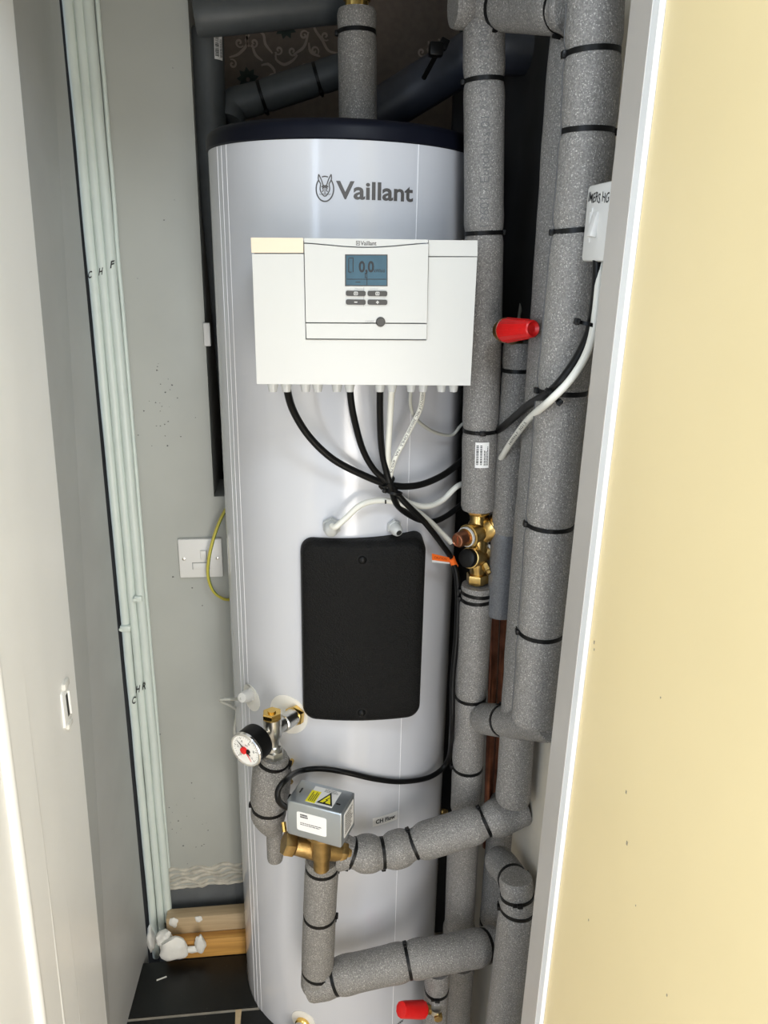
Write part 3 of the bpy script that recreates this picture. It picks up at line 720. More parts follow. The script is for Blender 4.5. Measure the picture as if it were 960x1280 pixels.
# ================================================================ cables
def cable(name, label, pts, r, m, cat='cable', group=None, extra=None):
    t = Thing(name, label, cat, group); path = catmull(pts, .004); t.part('sheath', MB().tube(path, r, 12), m)
    if extra: extra(t, path)
    t.done(); return path
def G(gx, dz=-.012): p = GL[gx]; return V((p.x, p.y, p.z+dz))
GB = 'black cables from the wiring centre'
def glos(px, py, off): return T(px, py, off)
def marks(t, path, a, b, txt, r, m=ink):
    pts = path[int(len(path)*a):int(len(path)*b)]; mb = MB(); n = len(pts); vs, fs, _ = text_shape(txt)
    up = []
    def fn(u, v, o):
        k = min(n-2, max(0, int(u*(n-1)))); f = u*(n-1)-k; p = pts[k].lerp(pts[k+1], f); a_ = (pts[k+1]-pts[k]).normalized(); nr = (CAM-p); nr = (nr-a_*nr.dot(a_)).normalized(); s = nr.cross(a_)
        return p+nr*(r+.0003-.12*r*abs(v-.5))+s*(v-.5)*r*.9
    text_on(mb, txt, fn); t.part('cable_print', mb, m)
cable('black_cable', 'black cable sweeping from the leftmost gland behind the pipe to the wall switch',
      [G(358, 0), G(358), T(366, 512, .075), T(386, 545, .055), T(415, 573, .040), T(450, 592, .030), T(487, 606, .026), T(520, 607, .026), T(550, 596, .026), T(574, 579, .03), P(600, 556, 1.228), P(628, 534, 1.14), P(660, 507, 1.0), P(690, 488, .90), P(715, 458, .885), P(733, 425, .875), P(741, 395, .868), P(746, 355, .865), P(747, 325, .865)], .0055, cable_black, group=GB)
cable('black_cable', 'black cable from the sixth gland running down to the zone valve actuator',
      [G(437, 0), G(437), T(441, 515, .07), T(452, 558, .045), T(466, 585, .034), T(484, 603, .032), T(506, 628, .036), T(530, 652, .036), T(552, 680, .036), T(566, 702, .040), T(572, 730, .05), P(571, 790, 1.175), P(566, 850, 1.165), P(565, 910, 1.155), T(560, 950, .03), T(540, 970, .015), T(505, 977, .009), T(470, 974, .009), T(430, 965, .010), T(400, 961, .012), T(374, 964, .03), P(358, 974, 1.052), P(348, 987, 1.035), P(348, 1000, 1.032), P(356, 1008, 1.042), P(368, 1012, 1.060)], .0049, cable_black, group=GB)
cable('black_cable', 'straight black cable from the seventh gland looping behind the brass mixing valve',
      [G(475, 0), G(475), T(475, 520, .065), T(477, 560, .045), T(483, 590, .036), T(489, 610, .036), T(497, 632, .020), T(520, 648, .012), T(540, 652, .010), T(558, 645, .016), P(578, 630, 1.235), P(592, 622, 1.24)], .0050, cable_black, group=GB)
GW = 'white cables below the wiring centre'
pw_ = cable('white_cable', 'white cable from the eighth gland curving behind the pipe up to the wall switch',
      [G(490, 0), G(490), T(487, 530, .06), T(485, 575, .04), T(489, 605, .020), T(505, 625, .018), T(530, 633, .018), T(552, 626, .020), T(573, 607, .03), P(598, 600, 1.235), P(616, 590, 1.222), P(628, 570, 1.14), P(640, 551, 1.085), P(660, 525, .99), P(685, 503, .895), P(710, 478, .880), P(728, 452, .872), P(739, 425, .862), P(745, 390, .858), P(749, 350, .862), P(751, 325, .865)], .0047, cable_white, group=GW,
      extra=lambda t, path: marks(t, path, .60, .72, '  H07RN-F  3G1,5  ', .0047))
cable('white_cable', 'white cable leaving the grey gland above the black cover towards the mixing valve',
      [T(415, 657, .026), T(419, 659, .034), T(432, 648, .034), T(450, 632, .030), T(470, 626, .024), T(492, 627, .020), T(512, 634, .020), T(533, 648, .020), T(552, 666, .022), T(564, 678, .030)], .0047, cable_white, group=GW)
cable('white_cable', 'white cable with black printing from the tenth gland into the cable bundle',
      [G(529, 0), G(529), T(526, 508, .07), T(516, 530, .055), T(503, 555, .045), T(493, 575, .040), T(487, 598, .030)], .0040, cable_white, group=GW,
      extra=lambda t, path: marks(t, path, .12, .95, 'H05V2V2-F 90C 300/500 OHLS  NA  4X0.75', .0040))
cable('thin_grey_cable', 'thin translucent grey cable from the ninth gland behind the insulated pipe',
      [G(514, 0), G(514), T(513, 505, .065), T(519, 522, .045), T(535, 536, .028), T(552, 543, .018), T(566, 543, .016), T(576, 532, .022), P(590, 520, 1.235)], .0026, cable_grey)
cable('sensor_cable', 'pale grey sensor cable drooping from the gland left of the pressure gauge',
      [T(302, 873, .028), P(292, 874, 1.29), P(280, 874, 1.29), P(276, 876, 1.295), P(288, 882, 1.31), P(296, 888, 1.33), P(295, 900, 1.335), P(293, 912, 1.335), P(295, 925, 1.335), P(296, 940, 1.335)], .0030, cable_grey)
# earth cable: two twisted colours, a half sheath each
ep = [P(285, 632, 1.455), P(276, 648, 1.448), P(267, 672, 1.440), P(261, 698, 1.436), P(260, 720, 1.438), P(266, 738, 1.446), P(278, 748, 1.46), P(290, 750, 1.47)]
t = Thing('earth_cable', 'yellow and green earth cable looping in front of the fused spur', 'cable'); path = catmull(ep, .004)
t.part('sheath', MB().tube(path, .0030, 12), earth_y); t.part('green_stripe', MB().tube([p+V((.0012, .0003, -.0008)) for p in path], .0024, 10), earth_g); t.done()
# bundle ties
def loose_tie(label, p, axis, r, code, tail=None):
    t = Thing('cable_tie', label, 'cable tie', 'cable ties on the cable bundles'); mb = tie_mb(p, axis, r, code, .0042)
    if tail: mb.tube([p+head_dir(code)*r, p+head_dir(code)*r+tail], .0013, 6)
    t.part('t', mb, black_plastic); t.done()
a_ = (T(500, 618, .03)-T(475, 592, .03))
loose_tie('black cable tie at the crossing, its head to the left', T(485, 602, .030), a_, .0105, 'l')
loose_tie('black cable tie just below the crossing with its head hanging down', T(492, 615, .028), T(490, 640, .028)-T(500, 600, .028), .0125, 'lb', -UPV*.006)
loose_tie('black cable tie holding the switch cables together above the red cap', P(734, 405, .866), P(741, 385, .866)-P(727, 430, .866), .0095, 'l', -RGT*.004)
loose_tie('black cable tie around the switch cables where they cross the right pipes', P(690, 494, .898), P(715, 467, .898)-P(675, 507, .898), .0100, 'b')
t = Thing('cable_tag', 'orange flag tag wrapped on the black actuator cable', 'tag')
cc = T(566, 702, .040); q0, q1, q2 = T(540, 700, .038), T(562, 703, .040), T(540, 692, .038)
t.part('collar', MB().tube([T(564, 697, .040), cc, T(569, 708, .041)], .0058, 14), orange)
t.part('flag', MB().prism([(0, 0), (1, 0), (1, 1), (0, 1)], lambda u, v: q0+(q1-q0)*u+(q2-q0)*v*(1-.25*u), lambda u, v: q0+(q1-q0)*u+(q2-q0)*v*(1-.25*u)+V((0, .0008, 0))), orange)
t.part('flag_edge', MB().prism([(0, -.35), (1, -.25), (1, 0), (0, 0)], lambda u, v: q0+(q1-q0)*u+(q2-q0)*v, lambda u, v: q0+(q1-q0)*u+(q2-q0)*v+V((0, .0008, 0))), paper)
mb = MB(); text_on(mb, 'CAUTION', lambda u, v, o: q0+(q1-q0)*(.12+.7*u)+(q2-q0)*(.3+.35*v)+V((0, -.0004, 0))); t.part('flag_print', mb, mat('dark_red_print', (.3, .02, .01), .5))
t.done()

# ================================================================ insulated pipes
GI = 'grey foam insulated pipes'
YA = 1.174
def ipipe(label, group=GI): return Thing('insulated_pipe', label, 'pipe', group)
# riser in front, right of the box
t = ipipe('pale grey insulated riser passing just right of the wiring centre, barcode sticker near its foot')
pA = [P(605, 28, YA), P(605, 170, YA), P(604, 400, YA), P(600, 560, YA), P(598, 636, YA)]
i, path, rad = pipe_part(t, 'foam_sleeve', pA, .0285, [(605, 101, 'l'), (604, 292, 'r'), (600, 537, 'f')], sd=1, bulge=.02)
t.part('pipe_end', MB().lathe(P(598, 634, YA), V((0, 0, -1)), [(0, .012), (.02, .012)], 16), brass)
def riser_text(txt, pa, pb, ang, h):
    mb = MB(); A_, B_ = pa, pb; ax = (B_-A_).normalized()
    nr0 = CAM-A_; nr0 = (nr0-ax*nr0.dot(ax)).normalized(); sd = nr0.cross(ax)
    L_ = (B_-A_).length
    def fn(u, v, o):
        th_ = ang+(v-.5)*h/.0285; d = nr0*math.cos(th_)+sd*math.sin(th_); return A_+ax*(L_*u)+d*(.0285*1.012+.0003)
    vs, fs, _ = text_shape(txt, -.012); mb.add([fn(u, v, 1) for u, v in vs], fs); return mb
t.part('pressed_lettering', riser_text('13601 / Eurobass.01', P(604, 284, YA), P(605, 150, YA), -.05, .0125), emboss, i)
t.part('pressed_lettering', riser_text('SV ST A', P(605, 140, YA), P(605, 106, YA), .0, .010), emboss, i)
t.part('pressed_lettering', riser_text('A 2 03 00', P(605, 94, YA), P(605, 38, YA), .0, .0125), emboss, i)
t.part('pressed_lettering', riser_text('01 88 ST 6', P(603, 395, YA), P(604, 305, YA), .45, .010), emboss, i)
def sticker(t, par, px, py, w, h, axis_pts, r, seed, rot=0):
    A_, B_ = axis_pts; ax = (B_-A_).normalized(); d = ray(px, py); c = None
    # nearest point of the ray on the tube
    best = None
    for k in range(400):
        s = .6+k*.0025; p = CAM+d*s; q = A_+ax*(p-A_).dot(ax)
        if (p-q).length <= r: best = (p, q); break
    p, q = best; nr = (p-q).normalized(); sd = ax.cross(nr)
    f = lambda u, v, o: q+ax*(v*h)+(nr*math.cos(u*w/r)+sd*math.sin(u*w/r))*(r+o)
    mb = MB(); n = 6; vs = []; fs = []
    for k in range(n+1): vs += [f(-.5+k/n, -.5, .0008), f(-.5+k/n, .5, .0008)]
    for k in range(n): fs.append((2*k, 2*k+2, 2*k+3, 2*k+1))
    mb.add(vs, fs); si = t.part('barcode_sticker', mb, paper, par)
    bm_ = MB(); q2 = lambda u, v, o: f((v-.5), (u-.5), .0011); barcode(bm_, q2, .12, .9, .08, .5, 26, seed); lines(bm_, lambda u, v, o: f(u-.5, v-.5, .0011) if False else f((v-.5), (u-.5), .0011), .1, .9, .6, .95, 3, seed, .5)
    t.part('sticker_print', bm_, ink, si)
sticker(t, i, 602.5, 569, .0215, .041, (P(598, 636, YA), P(600, 560, YA)), .0290, 3)
t.done()
t = ipipe('grey insulated pipe below the brass mixing valve with a double tie at its top')
pB = [P(597, 731, YA), P(593, 790, YA), P(589, 860, YA), P(585, 950, YA), P(582, 1012, YA)]
pipe_part(t, 'foam_sleeve', pB, .0285, [(597, 741, 'l', 3), (596.5, 746, 'l', -2), (588, 869, 'l'), (584, 957, 'l')], sd=2, bulge=.015); t.done()
t = ipipe('grey insulated pipe between the two sideways runs, beside the cylinder')
pipe_part(t, 'foam_sleeve', [P(580, 1030, 1.185), P(577, 1090, 1.19), P(574, 1158, 1.195)], .0300, sd=3)
pipe_part(t, 'end_cuff', [P(574, 1155, 1.195), P(573, 1180, 1.195)], .0325, sd=4, wob=0); t.done()
t = ipipe('grey insulated pipe going down to the floor right of the red drain cap')
a = P(577, 1205, 1.225); pipe_part(t, 'foam_sleeve', [a, V((a.x, a.y, .02))], .0270, sd=5); t.done()
t = ipipe('short insulated stub carrying the red drain cap at the bottom')
a = P(547, 1212, 1.105); pipe_part(t, 'foam_sleeve', [a, V((a.x, a.y, .26))], .0240, [(548, 1236, 'f')], sd=6); t.done()
t = ipipe('insulated run labelled CH Flow, segmented by three ties, right of the zone valve')
pipe_part(t, 'foam_sleeve', [P(424, 1064, 1.082), P(440, 1066, 1.078), P(478, 1066, 1.082), P(517, 1055, 1.084), P(560, 1042, 1.084), P(610, 1026, 1.085), P(658, 1010, 1.09)], .0330,
          [(438, 1065, 'b', 14), (477, 1066, 'b', 0), (516, 1057, 't', -8), (608, 1027, 't', -8)], sd=7, dip=.22, dipw=.012, taper=lambda s: 1 if s < .85 else 1-.18*(s-.85)/.15)
t.done()
t = ipipe('vertical insulated pipe hanging under the zone valve')
pipe_part(t, 'foam_sleeve', [P(403, 1073, 1.075), P(400, 1130, 1.078), P(398, 1180, 1.08), P(396, 1232, 1.082)], .0295, [(403, 1084, 'r'), (400, 1143, 'r'), (396, 1213, 'r', 8)], sd=8); t.done()
t = ipipe('lower sideways insulated run from the corner under the zone valve to the right')
pipe_part(t, 'foam_sleeve', [P(386, 1229, 1.086), P(430, 1219, 1.078), P(510, 1201, 1.075), P(560, 1192, 1.08), P(618, 1180, 1.11)], .0335, [(419, 1222, 't', -4), (511, 1201, 't', -2), (605, 1183, 'b')], sd=9, dip=.09, bulge=.04); t.done()
# right-hand cluster
t = ipipe('thick insulated pipe nearest the right door lining, held by several ties')
YR = .944
pR1 = [P(745, -12, YR), P(736, 150, YR), P(722, 300, YR), P(712, 400, YR), P(700, 520, YR), P(688, 650, YR), P(677, 780, YR), P(667, 900, YR)]
pipe_part(t, 'foam_sleeve', pR1, .0325, [(741, 68, 'l'), (734, 168, 'r'), (723, 288, 'l', -6), (703, 487, 'l'), (688, 657, 'l'), (677, 788, 'l')], sd=10, bulge=.025, seam='l', taper=lambda s: 1 if s > .3 else .97); t.done()
t = ipipe('insulated pipe tucked behind the left edge of the thick right-hand pipe')
YQ = 1.06
pR2 = [P(719, 30, YQ), P(712, 96, YQ), P(700, 250, YQ), P(689, 400, YQ), P(676, 560, YQ), P(664, 690, YQ), P(652, 840, YQ), P(641, 1000, YQ)]
pipe_part(t, 'foam_sleeve', pR2, .0290, sd=11, wob=.05); t.done()
t = ipipe('insulated pipe behind the front riser, below the red-capped relief valve')
YS = 1.158
i, _, _ = pipe_part(t, 'foam_sleeve', [P(649, 428, YS), P(645, 500, YS), P(637, 600, YS), P(633, 665, YS)], .0245, [(648, 461, 'r')], sd=12)
pipe_part(t, 'glossy_sleeve', [P(632, 663, YS), P(629, 710, YS), P(625, 768, YS)], .0235, m=foam_shiny, sd=13, label='darker glossy sleeve'); t.done()
t = ipipe('short insulated stub joining the front pipe to the thick right-hand pipe')
pipe_part(t, 'foam_sleeve', [P(604, 898, 1.145), P(640, 902, 1.06), P(690, 905, .965)], .0275, [(629, 901, 't', 3)], sd=14, seam='b'); t.done()
t = ipipe('dim insulated pipe behind the CH Flow run, near the right wall')
pipe_part(t, 'foam_sleeve', [P(632, 1000, 1.19), P(624, 1080, 1.19), P(617, 1160, 1.19)], .0300, [(618, 1150, 'r')], sd=15); t.done()
t = ipipe('insulated pipe with tied elbow rising at the lower right beside the lining')
pipe_part(t, 'elbow_sleeve', [P(622, 1074, 1.10), P(634, 1088, 1.06), P(644, 1104, 1.02)], .0270, [(640, 1099, 'r', 0)], sd=16)
pipe_part(t, 'foam_sleeve', [P(645, 1096, 1.00), P(646, 1140, .99), P(640, 1200, .99), P(630, 1280, .99), V((P(630, 1280, .99).x, .99, .02))], .0325, [(648, 1117, 'f'), (645, 1134, 'l', 6)], sd=17, taper=lambda s: .86 if s < .03 else min(1, .86+.14*(s-.03)/.1)); t.done()
# top
t = ipipe('insulated run crossing the very top in front, from the riser to the right')
pipe_part(t, 'foam_sleeve', [P(566, 6, 1.172), P(605, 7, 1.172), P(650, 9, 1.11), P(695, 10, 1.03), P(716, 9, 1.0)], .0290, [(592, 10, 'b', 38), (626, 9, 'b'), (704, 12, 'b', 18)], sd=18, dip=.10); t.done()
t = ipipe('dark slate insulated run behind the top of the front riser', 'dark insulated pipes at the back')
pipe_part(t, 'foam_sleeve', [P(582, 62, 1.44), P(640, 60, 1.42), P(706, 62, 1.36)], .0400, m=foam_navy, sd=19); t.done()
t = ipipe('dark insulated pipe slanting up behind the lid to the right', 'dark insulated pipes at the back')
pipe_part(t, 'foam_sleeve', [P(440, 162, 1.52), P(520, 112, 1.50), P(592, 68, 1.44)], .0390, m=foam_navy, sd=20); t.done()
t = ipipe('upright insulated pipe standing on top of the cylinder under a brass fitting')
zc2 = ZCAP
a = P(446, 12, 1.34); b = V((P(448, 140, 1.34).x, 1.34, zc2+.0025))
i, _, _ = pipe_part(t, 'foam_sleeve', [a, a.lerp(b, .5), b], .0300, [(447, 43, 'l')], m=foam, sd=21)
a2 = P(446, 13, 1.34); t.part('brass_fitting', MB().lathe(a2, Zax, [(-.01, .018), (.012, .018), (.013, .021), (.03, .021), (.032, .016), (.06, .016)], 20), gold); t.done()
t = ipipe('thinner dark insulated pipe lying diagonally behind the lid on the left', 'dark insulated pipes at the back')
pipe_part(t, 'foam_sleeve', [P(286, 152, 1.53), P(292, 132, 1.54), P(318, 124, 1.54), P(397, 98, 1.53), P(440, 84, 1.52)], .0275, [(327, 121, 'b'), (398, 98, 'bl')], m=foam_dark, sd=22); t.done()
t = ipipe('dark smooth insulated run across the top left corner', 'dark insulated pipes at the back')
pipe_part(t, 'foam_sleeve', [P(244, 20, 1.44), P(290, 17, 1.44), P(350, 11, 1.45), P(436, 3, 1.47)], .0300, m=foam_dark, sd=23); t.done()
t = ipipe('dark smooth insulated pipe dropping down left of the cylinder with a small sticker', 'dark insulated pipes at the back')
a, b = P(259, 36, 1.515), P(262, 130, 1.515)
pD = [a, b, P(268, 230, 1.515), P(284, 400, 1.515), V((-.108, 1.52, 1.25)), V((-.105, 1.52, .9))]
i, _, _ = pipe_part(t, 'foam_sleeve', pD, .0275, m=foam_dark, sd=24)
sticker(t, i, 272.5, 58, .017, .040, (b, a), .0280, 5); t.done()
t = Thing('tarnished_copper_pipe', 'bare dark copper pipe in the gap between the insulated pipes', 'pipe')
a, b = P(618, 790, 1.225), P(611, 985, 1.225); t.part('p', MB().tube([lerp_z(a, b, 1.25), a, b, lerp_z(a, b, .62)], .0085, 16), copper_dark); t.done()
t = Thing('tarnished_copper_pipe', 'second copper pipe just right of the first in the gap', 'pipe')
a, b = P(628, 820, 1.25), P(621, 985, 1.25); t.part('p', MB().tube([lerp_z(a, b, 1.2), a, b, lerp_z(a, b, .62)], .0075, 16), copper_dark); t.done()
t = Thing('hanging_wire', 'thin grey wire dropping down the dark gap above the red cap', 'wire')
t.part('w', MB().tube(catmull([P(663, 92, 1.45), P(666, 160, 1.45), P(668, 230, 1.43), P(663, 310, 1.40), P(655, 360, 1.36), P(648, 400, 1.30)], .01), .0030, 10), cable_grey); t.done()
t = Thing('black_valve_block', 'small black clip block behind the lid near the riser', 'clip')
p = P(545, 62, 1.36); t.part('block', MB().box(p, .022, .02, .020, None, .003), black_plastic); t.part('tab', MB().box(p+V((.012, 0, .008)), .014, .012, .016, Matrix.Rotation(.4, 3, 'Y'), .002), black_plastic)
t.part('foot', MB().tube([p-V((0, 0, .008)), p-V((.01, -.05, .03))], .004, 8), black_plastic); t.done()
t = Thing('dark_boards', 'dark boards behind the right-hand pipes', 'board')
t.part('b', MB().b(.315, .40, 1.60, 1.62, .0, 2.1), dark_void); t.part('side_board', MB().b(.392, .4015, 1.13, 1.60, 1.28, 2.2), dark_void); t.done()  # near-black boards set behind the right-hand pipes

# ================================================================ brass thermostatic mixing valve
t = Thing('mixing_valve', 'brass thermostatic mixing valve with copper and black caps between insulated pipes', 'valve')
c = P(597.5, 682, YA); top = P(598, 632, YA); bot = P(597, 729, YA)
dn = (bot-top).normalized(); L_ = (bot-top).length
bd = t.part('body', MB().lathe(top, dn, [(0, .0135), (L_*.18, .0135), (L_*.22, .0165), (L_*.45, .0175), (L_*.5, .016), (L_*.75, .0165), (L_*.82, .0135), (L_, .0135)], 28), brass)
t.part('hex_nut', MB().hexn(top-dn*.002, dn, .016, .0195), brass); t.part('hex_nut', MB().hexn(bot-dn*.018, dn, .016, .0195), brass)
vw = -FWD
# upper port to the rear right
a0 = P(600, 670, YA); a1 = P(622, 655, YA-.006); ax = (a1-a0).normalized()
t.part('side_port', MB().lathe(a0, ax, [(0, .016), (.012, .018), (.020, .022), (.030, .022), (.031, .0185), (.040, .0185)], 28), brass)
t.part('port_collar', MB().lathe(a0+ax*.040, ax, [(0, .018), (.008, .018)], 24), gland_grey)
# adjuster to the front left
a0 = P(600, 664, YA-.004); a1 = P(571, 676, YA-.040); ax = (a1-a0).normalized(); L2 = (a1-a0).length
t.part('adjuster_neck', MB().lathe(a0, ax, [(0, .0165), (L2*.42, .0165), (L2*.44, .0195), (L2*.52, .0195), (L2*.54, .0150), (L2*.66, .0150)], 28), brass)
t.part('adjuster_ring', MB().band(a0+ax*L2*.60, ax, .0145, .004, .002, 28), gland_clear)
cc = t.part('copper_cap', MB().lathe(a0+ax*L2*.64, ax, [(0, .0128), (L2*.30, .0122), (L2*.35, .0108), (L2*.36, .0095), (L2*.34, .0088)], 28), copper, label='copper coloured screw cap')
t.part('cap_slot', MB().box(a0+ax*(L2*.645+L2*.345), .0022, .0012, .014, Matrix(frame_of(ax)).transposed() @ Matrix(((0, 0, 1), (0, 1, 0), (1, 0, 0)))), copper_dark, cc)
# black cap
a0 = P(598, 696, YA-.004); a1 = P(582, 698, YA-.034); ax = (a1-a0).normalized(); L3 = (a1-a0).length
t.part('strainer_neck', MB().lathe(a0, ax, [(0, .0155), (L3*.55, .0155), (L3*.56, .0175), (L3*.72, .0175), (L3*.73, .0165)], 28), brass)
t.part('black_cap', MB().lathe(a0+ax*L3*.66, ax, [(0, .0158), (.009, .0158), (.012, .0145), (.0135, .011), (.0138, .004)], 32), black_plastic, label='round black cap')
# lower right port
a0 = P(600, 697, YA); a1 = P(618, 685, YA+.006); ax = (a1-a0).normalized()
t.part('side_port', MB().lathe(a0, ax, [(0, .011), (.010, .011), (.011, .0145), (.018, .0145), (.019, .012), (.024, .012)], 24), brass_dull)
t.part('white_ring', MB().lathe(a0+ax*.0195, ax, [(0, .0155), (.004, .0155)], 24), white_plastic)
t.part('blue_cap', MB().lathe(a0+ax*.0235, ax, [(0, .013), (.010, .013), (.012, .010)], 24), blue_cap, label='dark blue cap')
a0 = P(606, 706, YA-.01); t.part('drain_screw', MB().lathe(a0, V((.3, -.7, -.6)), [(0, .007), (.012, .007), (.013, .005), (.018, .005)], 6), brass)
t.done()

# red capped relief valve
t = Thing('relief_valve', 'red capped relief valve pointing right between the insulated pipes', 'valve')
a0 = P(631, 413, 1.085); a1 = P(665, 411, 1.025); ax = (a1-a0).normalized(); LR = (a1-a0).length
t.part('brass_body', MB().lathe(a0-ax*.012, ax, [(0, .013), (.010, .013), (.011, .0175), (.015, .0175)], 24).tube(catmull([a0-ax*.002, P(634, 418, 1.12), P(643, 424, 1.15), P(646, 440, 1.158)]), .011, 16), brass_dull)
rc = t.part('red_cap', MB().lathe(a0+ax*.003, ax, [(0, .0165), (.004, .0170), (LR*.9, .0120), (LR*.98, .0115), (LR, .0095), (LR*.93, .006)], 32), red)
rg = MB()
for k in range(12):
    u, w, _ = frame_of(ax); th_ = 2*PI*k/12; d = u*math.cos(th_)+w*math.sin(th_)
    rg.tube([a0+ax*.006+d*.0165, a0+ax*LR*.9+d*.0119], .0011, 6)
t.part('grip_rib', rg, red, rc); t.part('cap_eye', MB().lathe(a0+ax*LR*.93, ax, [(0, .006), (.002, .005)], 16), ink, rc)
t.part('white_washer', MB().lathe(a0-ax*.0005, ax, [(0, .0172), (.0035, .0172)], 28), cable_white); t.done()

# red drain cap at the bottom
t = Thing('drain_cock', 'red capped drain cock at the bottom edge with brass stem', 'valve')
a0 = P(530, 1262, 1.078); a1 = P(501, 1262, 1.058); ax = (a1-a0).normalized(); LR = (a1-a0).length
rc = t.part('red_cap', MB().lathe(a0-ax*.004, ax, [(0, .008), (.006, .013), (.008, .0165), (LR*.93, .0150), (LR+.003, .0142), (LR+.004, .010)], 10), red)
t.part('brass_stem', MB().lathe(a0-ax*.022, ax, [(0, .009), (.018, .009)], 12), brass)
p = P(547, 1268, 1.075); t.part('brass_nut', MB().hexn(p, V((0, -.9, -.1)), .010, .009), brass)
p = P(545, 1262, 1.078); t.part('nickel_nut', MB().lathe(p, V((0, 0, 1)), [(-.008, .010), (.004, .010)], 14), nickel); t.done()

# small valve at the very bottom left
t = Thing('lower_valve', 'brass and nickel fitting on a white rosette at the bottom edge', 'valve')
q = T(379, 1278); nr = V((q.x-TCX, q.y-TCY, 0)).normalized()
t.part('brass_ring', MB().lathe(q+nr*.0018, nr, [(0, .015), (.006, .015), (.008, .013), (.012, .013)], 24), gold)
t.part('nickel_body', MB().lathe(q+nr*.012, nr, [(0, .0135), (.03, .0135), (.034, .009)], 24).lathe(q+nr*.028-V((0, 0, .03)), Zax, [(0, .012), (.045, .012)], 20), nickel); t.done()

# ================================================================ filling valve with pressure gauge
t = Thing('tank_valve', 'nickel angle valve with brass caps on a white rosette, left of the black cover', 'valve')
q = T(384, 893); nr = V((q.x-TCX, q.y-TCY, 0)).normalized()
j = P(343, 915, q.y-.036); axh = (P(357, 903, q.y-.022)-T(372, 896, .006)).normalized()
s0 = T(371, 893, .0018); j = P(341, 912, s0.y-.060); axh = (j-s0).normalized(); Lh = (j-s0).length
t.part('brass_collar', MB().hexn(s0, axh, .014, .0185), gold)
t.part('inlet', MB().lathe(s0+axh*.012, axh, [(0, .0150), (Lh*.45, .0150), (Lh*.47, .013), (Lh-.012, .013)], 28), nickel)
upv = V((-.02, 0, 1)).normalized()
t.part('body', MB().lathe(j-upv*.045, upv, [(0, .0125), (.014, .0125), (.016, .0105), (.028, .0105), (.033, .014), (.055, .0145), (.056, .0155), (.068, .0155)], 28), nickel)
t.part('brass_cap', MB().hexn(j+upv*.023, upv, .011, .0165).lathe(j+upv*.034, upv, [(0, .007), (.003, .007)], 16), gold, label='brass hex cap')
t.part('lower_nut', MB().hexn(j-upv*.056, upv, .016, .0175), nickel)
t.done()
JV = j
t = Thing('pressure_gauge', 'round pressure gauge with black case, white dial and red pointer', 'gauge')
fc = P(308, 937, j.y-.052); axg = V((-.60, -.80, -.05)).normalized(); gr = .0295
gf = t.part('case', MB().lathe(fc-axg*.034, axg, [(0, gr*.8), (.004, gr*.97), (.008, gr), (.032, gr)], 48), black_plastic)
t.part('bezel', MB().lathe(fc-axg*.003, axg, [(0, gr*.99), (.0005, gr*1.03), (.0045, gr*1.03), (.0060, gr*.98), (.0060, gr*.90), (.0035, gr*.88)], 48, cap=False), chrome, gf)
df = t.part('dial', MB().lathe(fc-axg*.0015, axg, [(0, gr*.95), (.003, gr*.90)], 48), gauge_face, gf)
gu = (V((0, 0, 1))-axg*axg.z).normalized(); gs = gu.cross(axg); gs = gs if gs.dot(RGT) > 0 else -gs
def gp(u, v, o=.0002): return fc+axg*(.0015+o)+gs*(u*gr)+gu*(v*gr)
tk = MB()
for k in range(26):
    a = math.radians(225-270*k/25); r0, r1, w = (.68, .80, .018) if k % 5 == 0 else (.74, .80, .010)
    d = (math.cos(a), math.sin(a)); n = (-d[1]*w, d[0]*w)
    tk.add([gp(d[0]*r0+n[0], d[1]*r0+n[1]), gp(d[0]*r1+n[0], d[1]*r1+n[1]), gp(d[0]*r1-n[0], d[1]*r1-n[1]), gp(d[0]*r0-n[0], d[1]*r0-n[1])], [(0, 1, 2, 3)])
for k in range(6):
    a = math.radians(225-270*k/5); cx, cy = math.cos(a)*.55, math.sin(a)*.55
    text_on(tk, str(k*2), lambda u, v, o: gp(cx-.06+.12*u, cy-.08+.16*v))
text_on(tk, 'bar', lambda u, v, o: gp(-.02+.22*u, .28+.11*v))
t.part('dial_print', tk, ink, df)
def needle(ang, r1, r0, w, m, name, o):
    d = (math.cos(ang), math.sin(ang)); mb = MB(); pr = [(r1, 0), (0, w), (-r0, w*.6), (-r0, -w*.6), (0, -w)]
    mb.prism(pr, lambda u, v: gp(u*d[0]-v*d[1], u*d[1]+v*d[0], o), lambda u, v: gp(u*d[0]-v*d[1], u*d[1]+v*d[0], o+.0005)); t.part(name, mb, m, df)
needle(math.radians(140), .75, .40, .05, ink, 'black_pointer', .0010)
needle(math.radians(-58), .72, .15, .05, red, 'red_pointer', .0016)
t.part('red_hub', MB().lathe(gp(-.08, 0, .0005), axg, [(0, gr*.20), (.004, gr*.20), (.005, gr*.13)], 20), red, df)
t.part('black_hub', MB().lathe(gp(.18, -.02, .0003), axg, [(0, gr*.13), (.003, gr*.11)], 20), black_plastic, df)
t.part('gauge_stem', MB().tube([fc-axg*.034, fc-axg*.055, j-upv*.012], .0065, 12), nickel)
t.done()
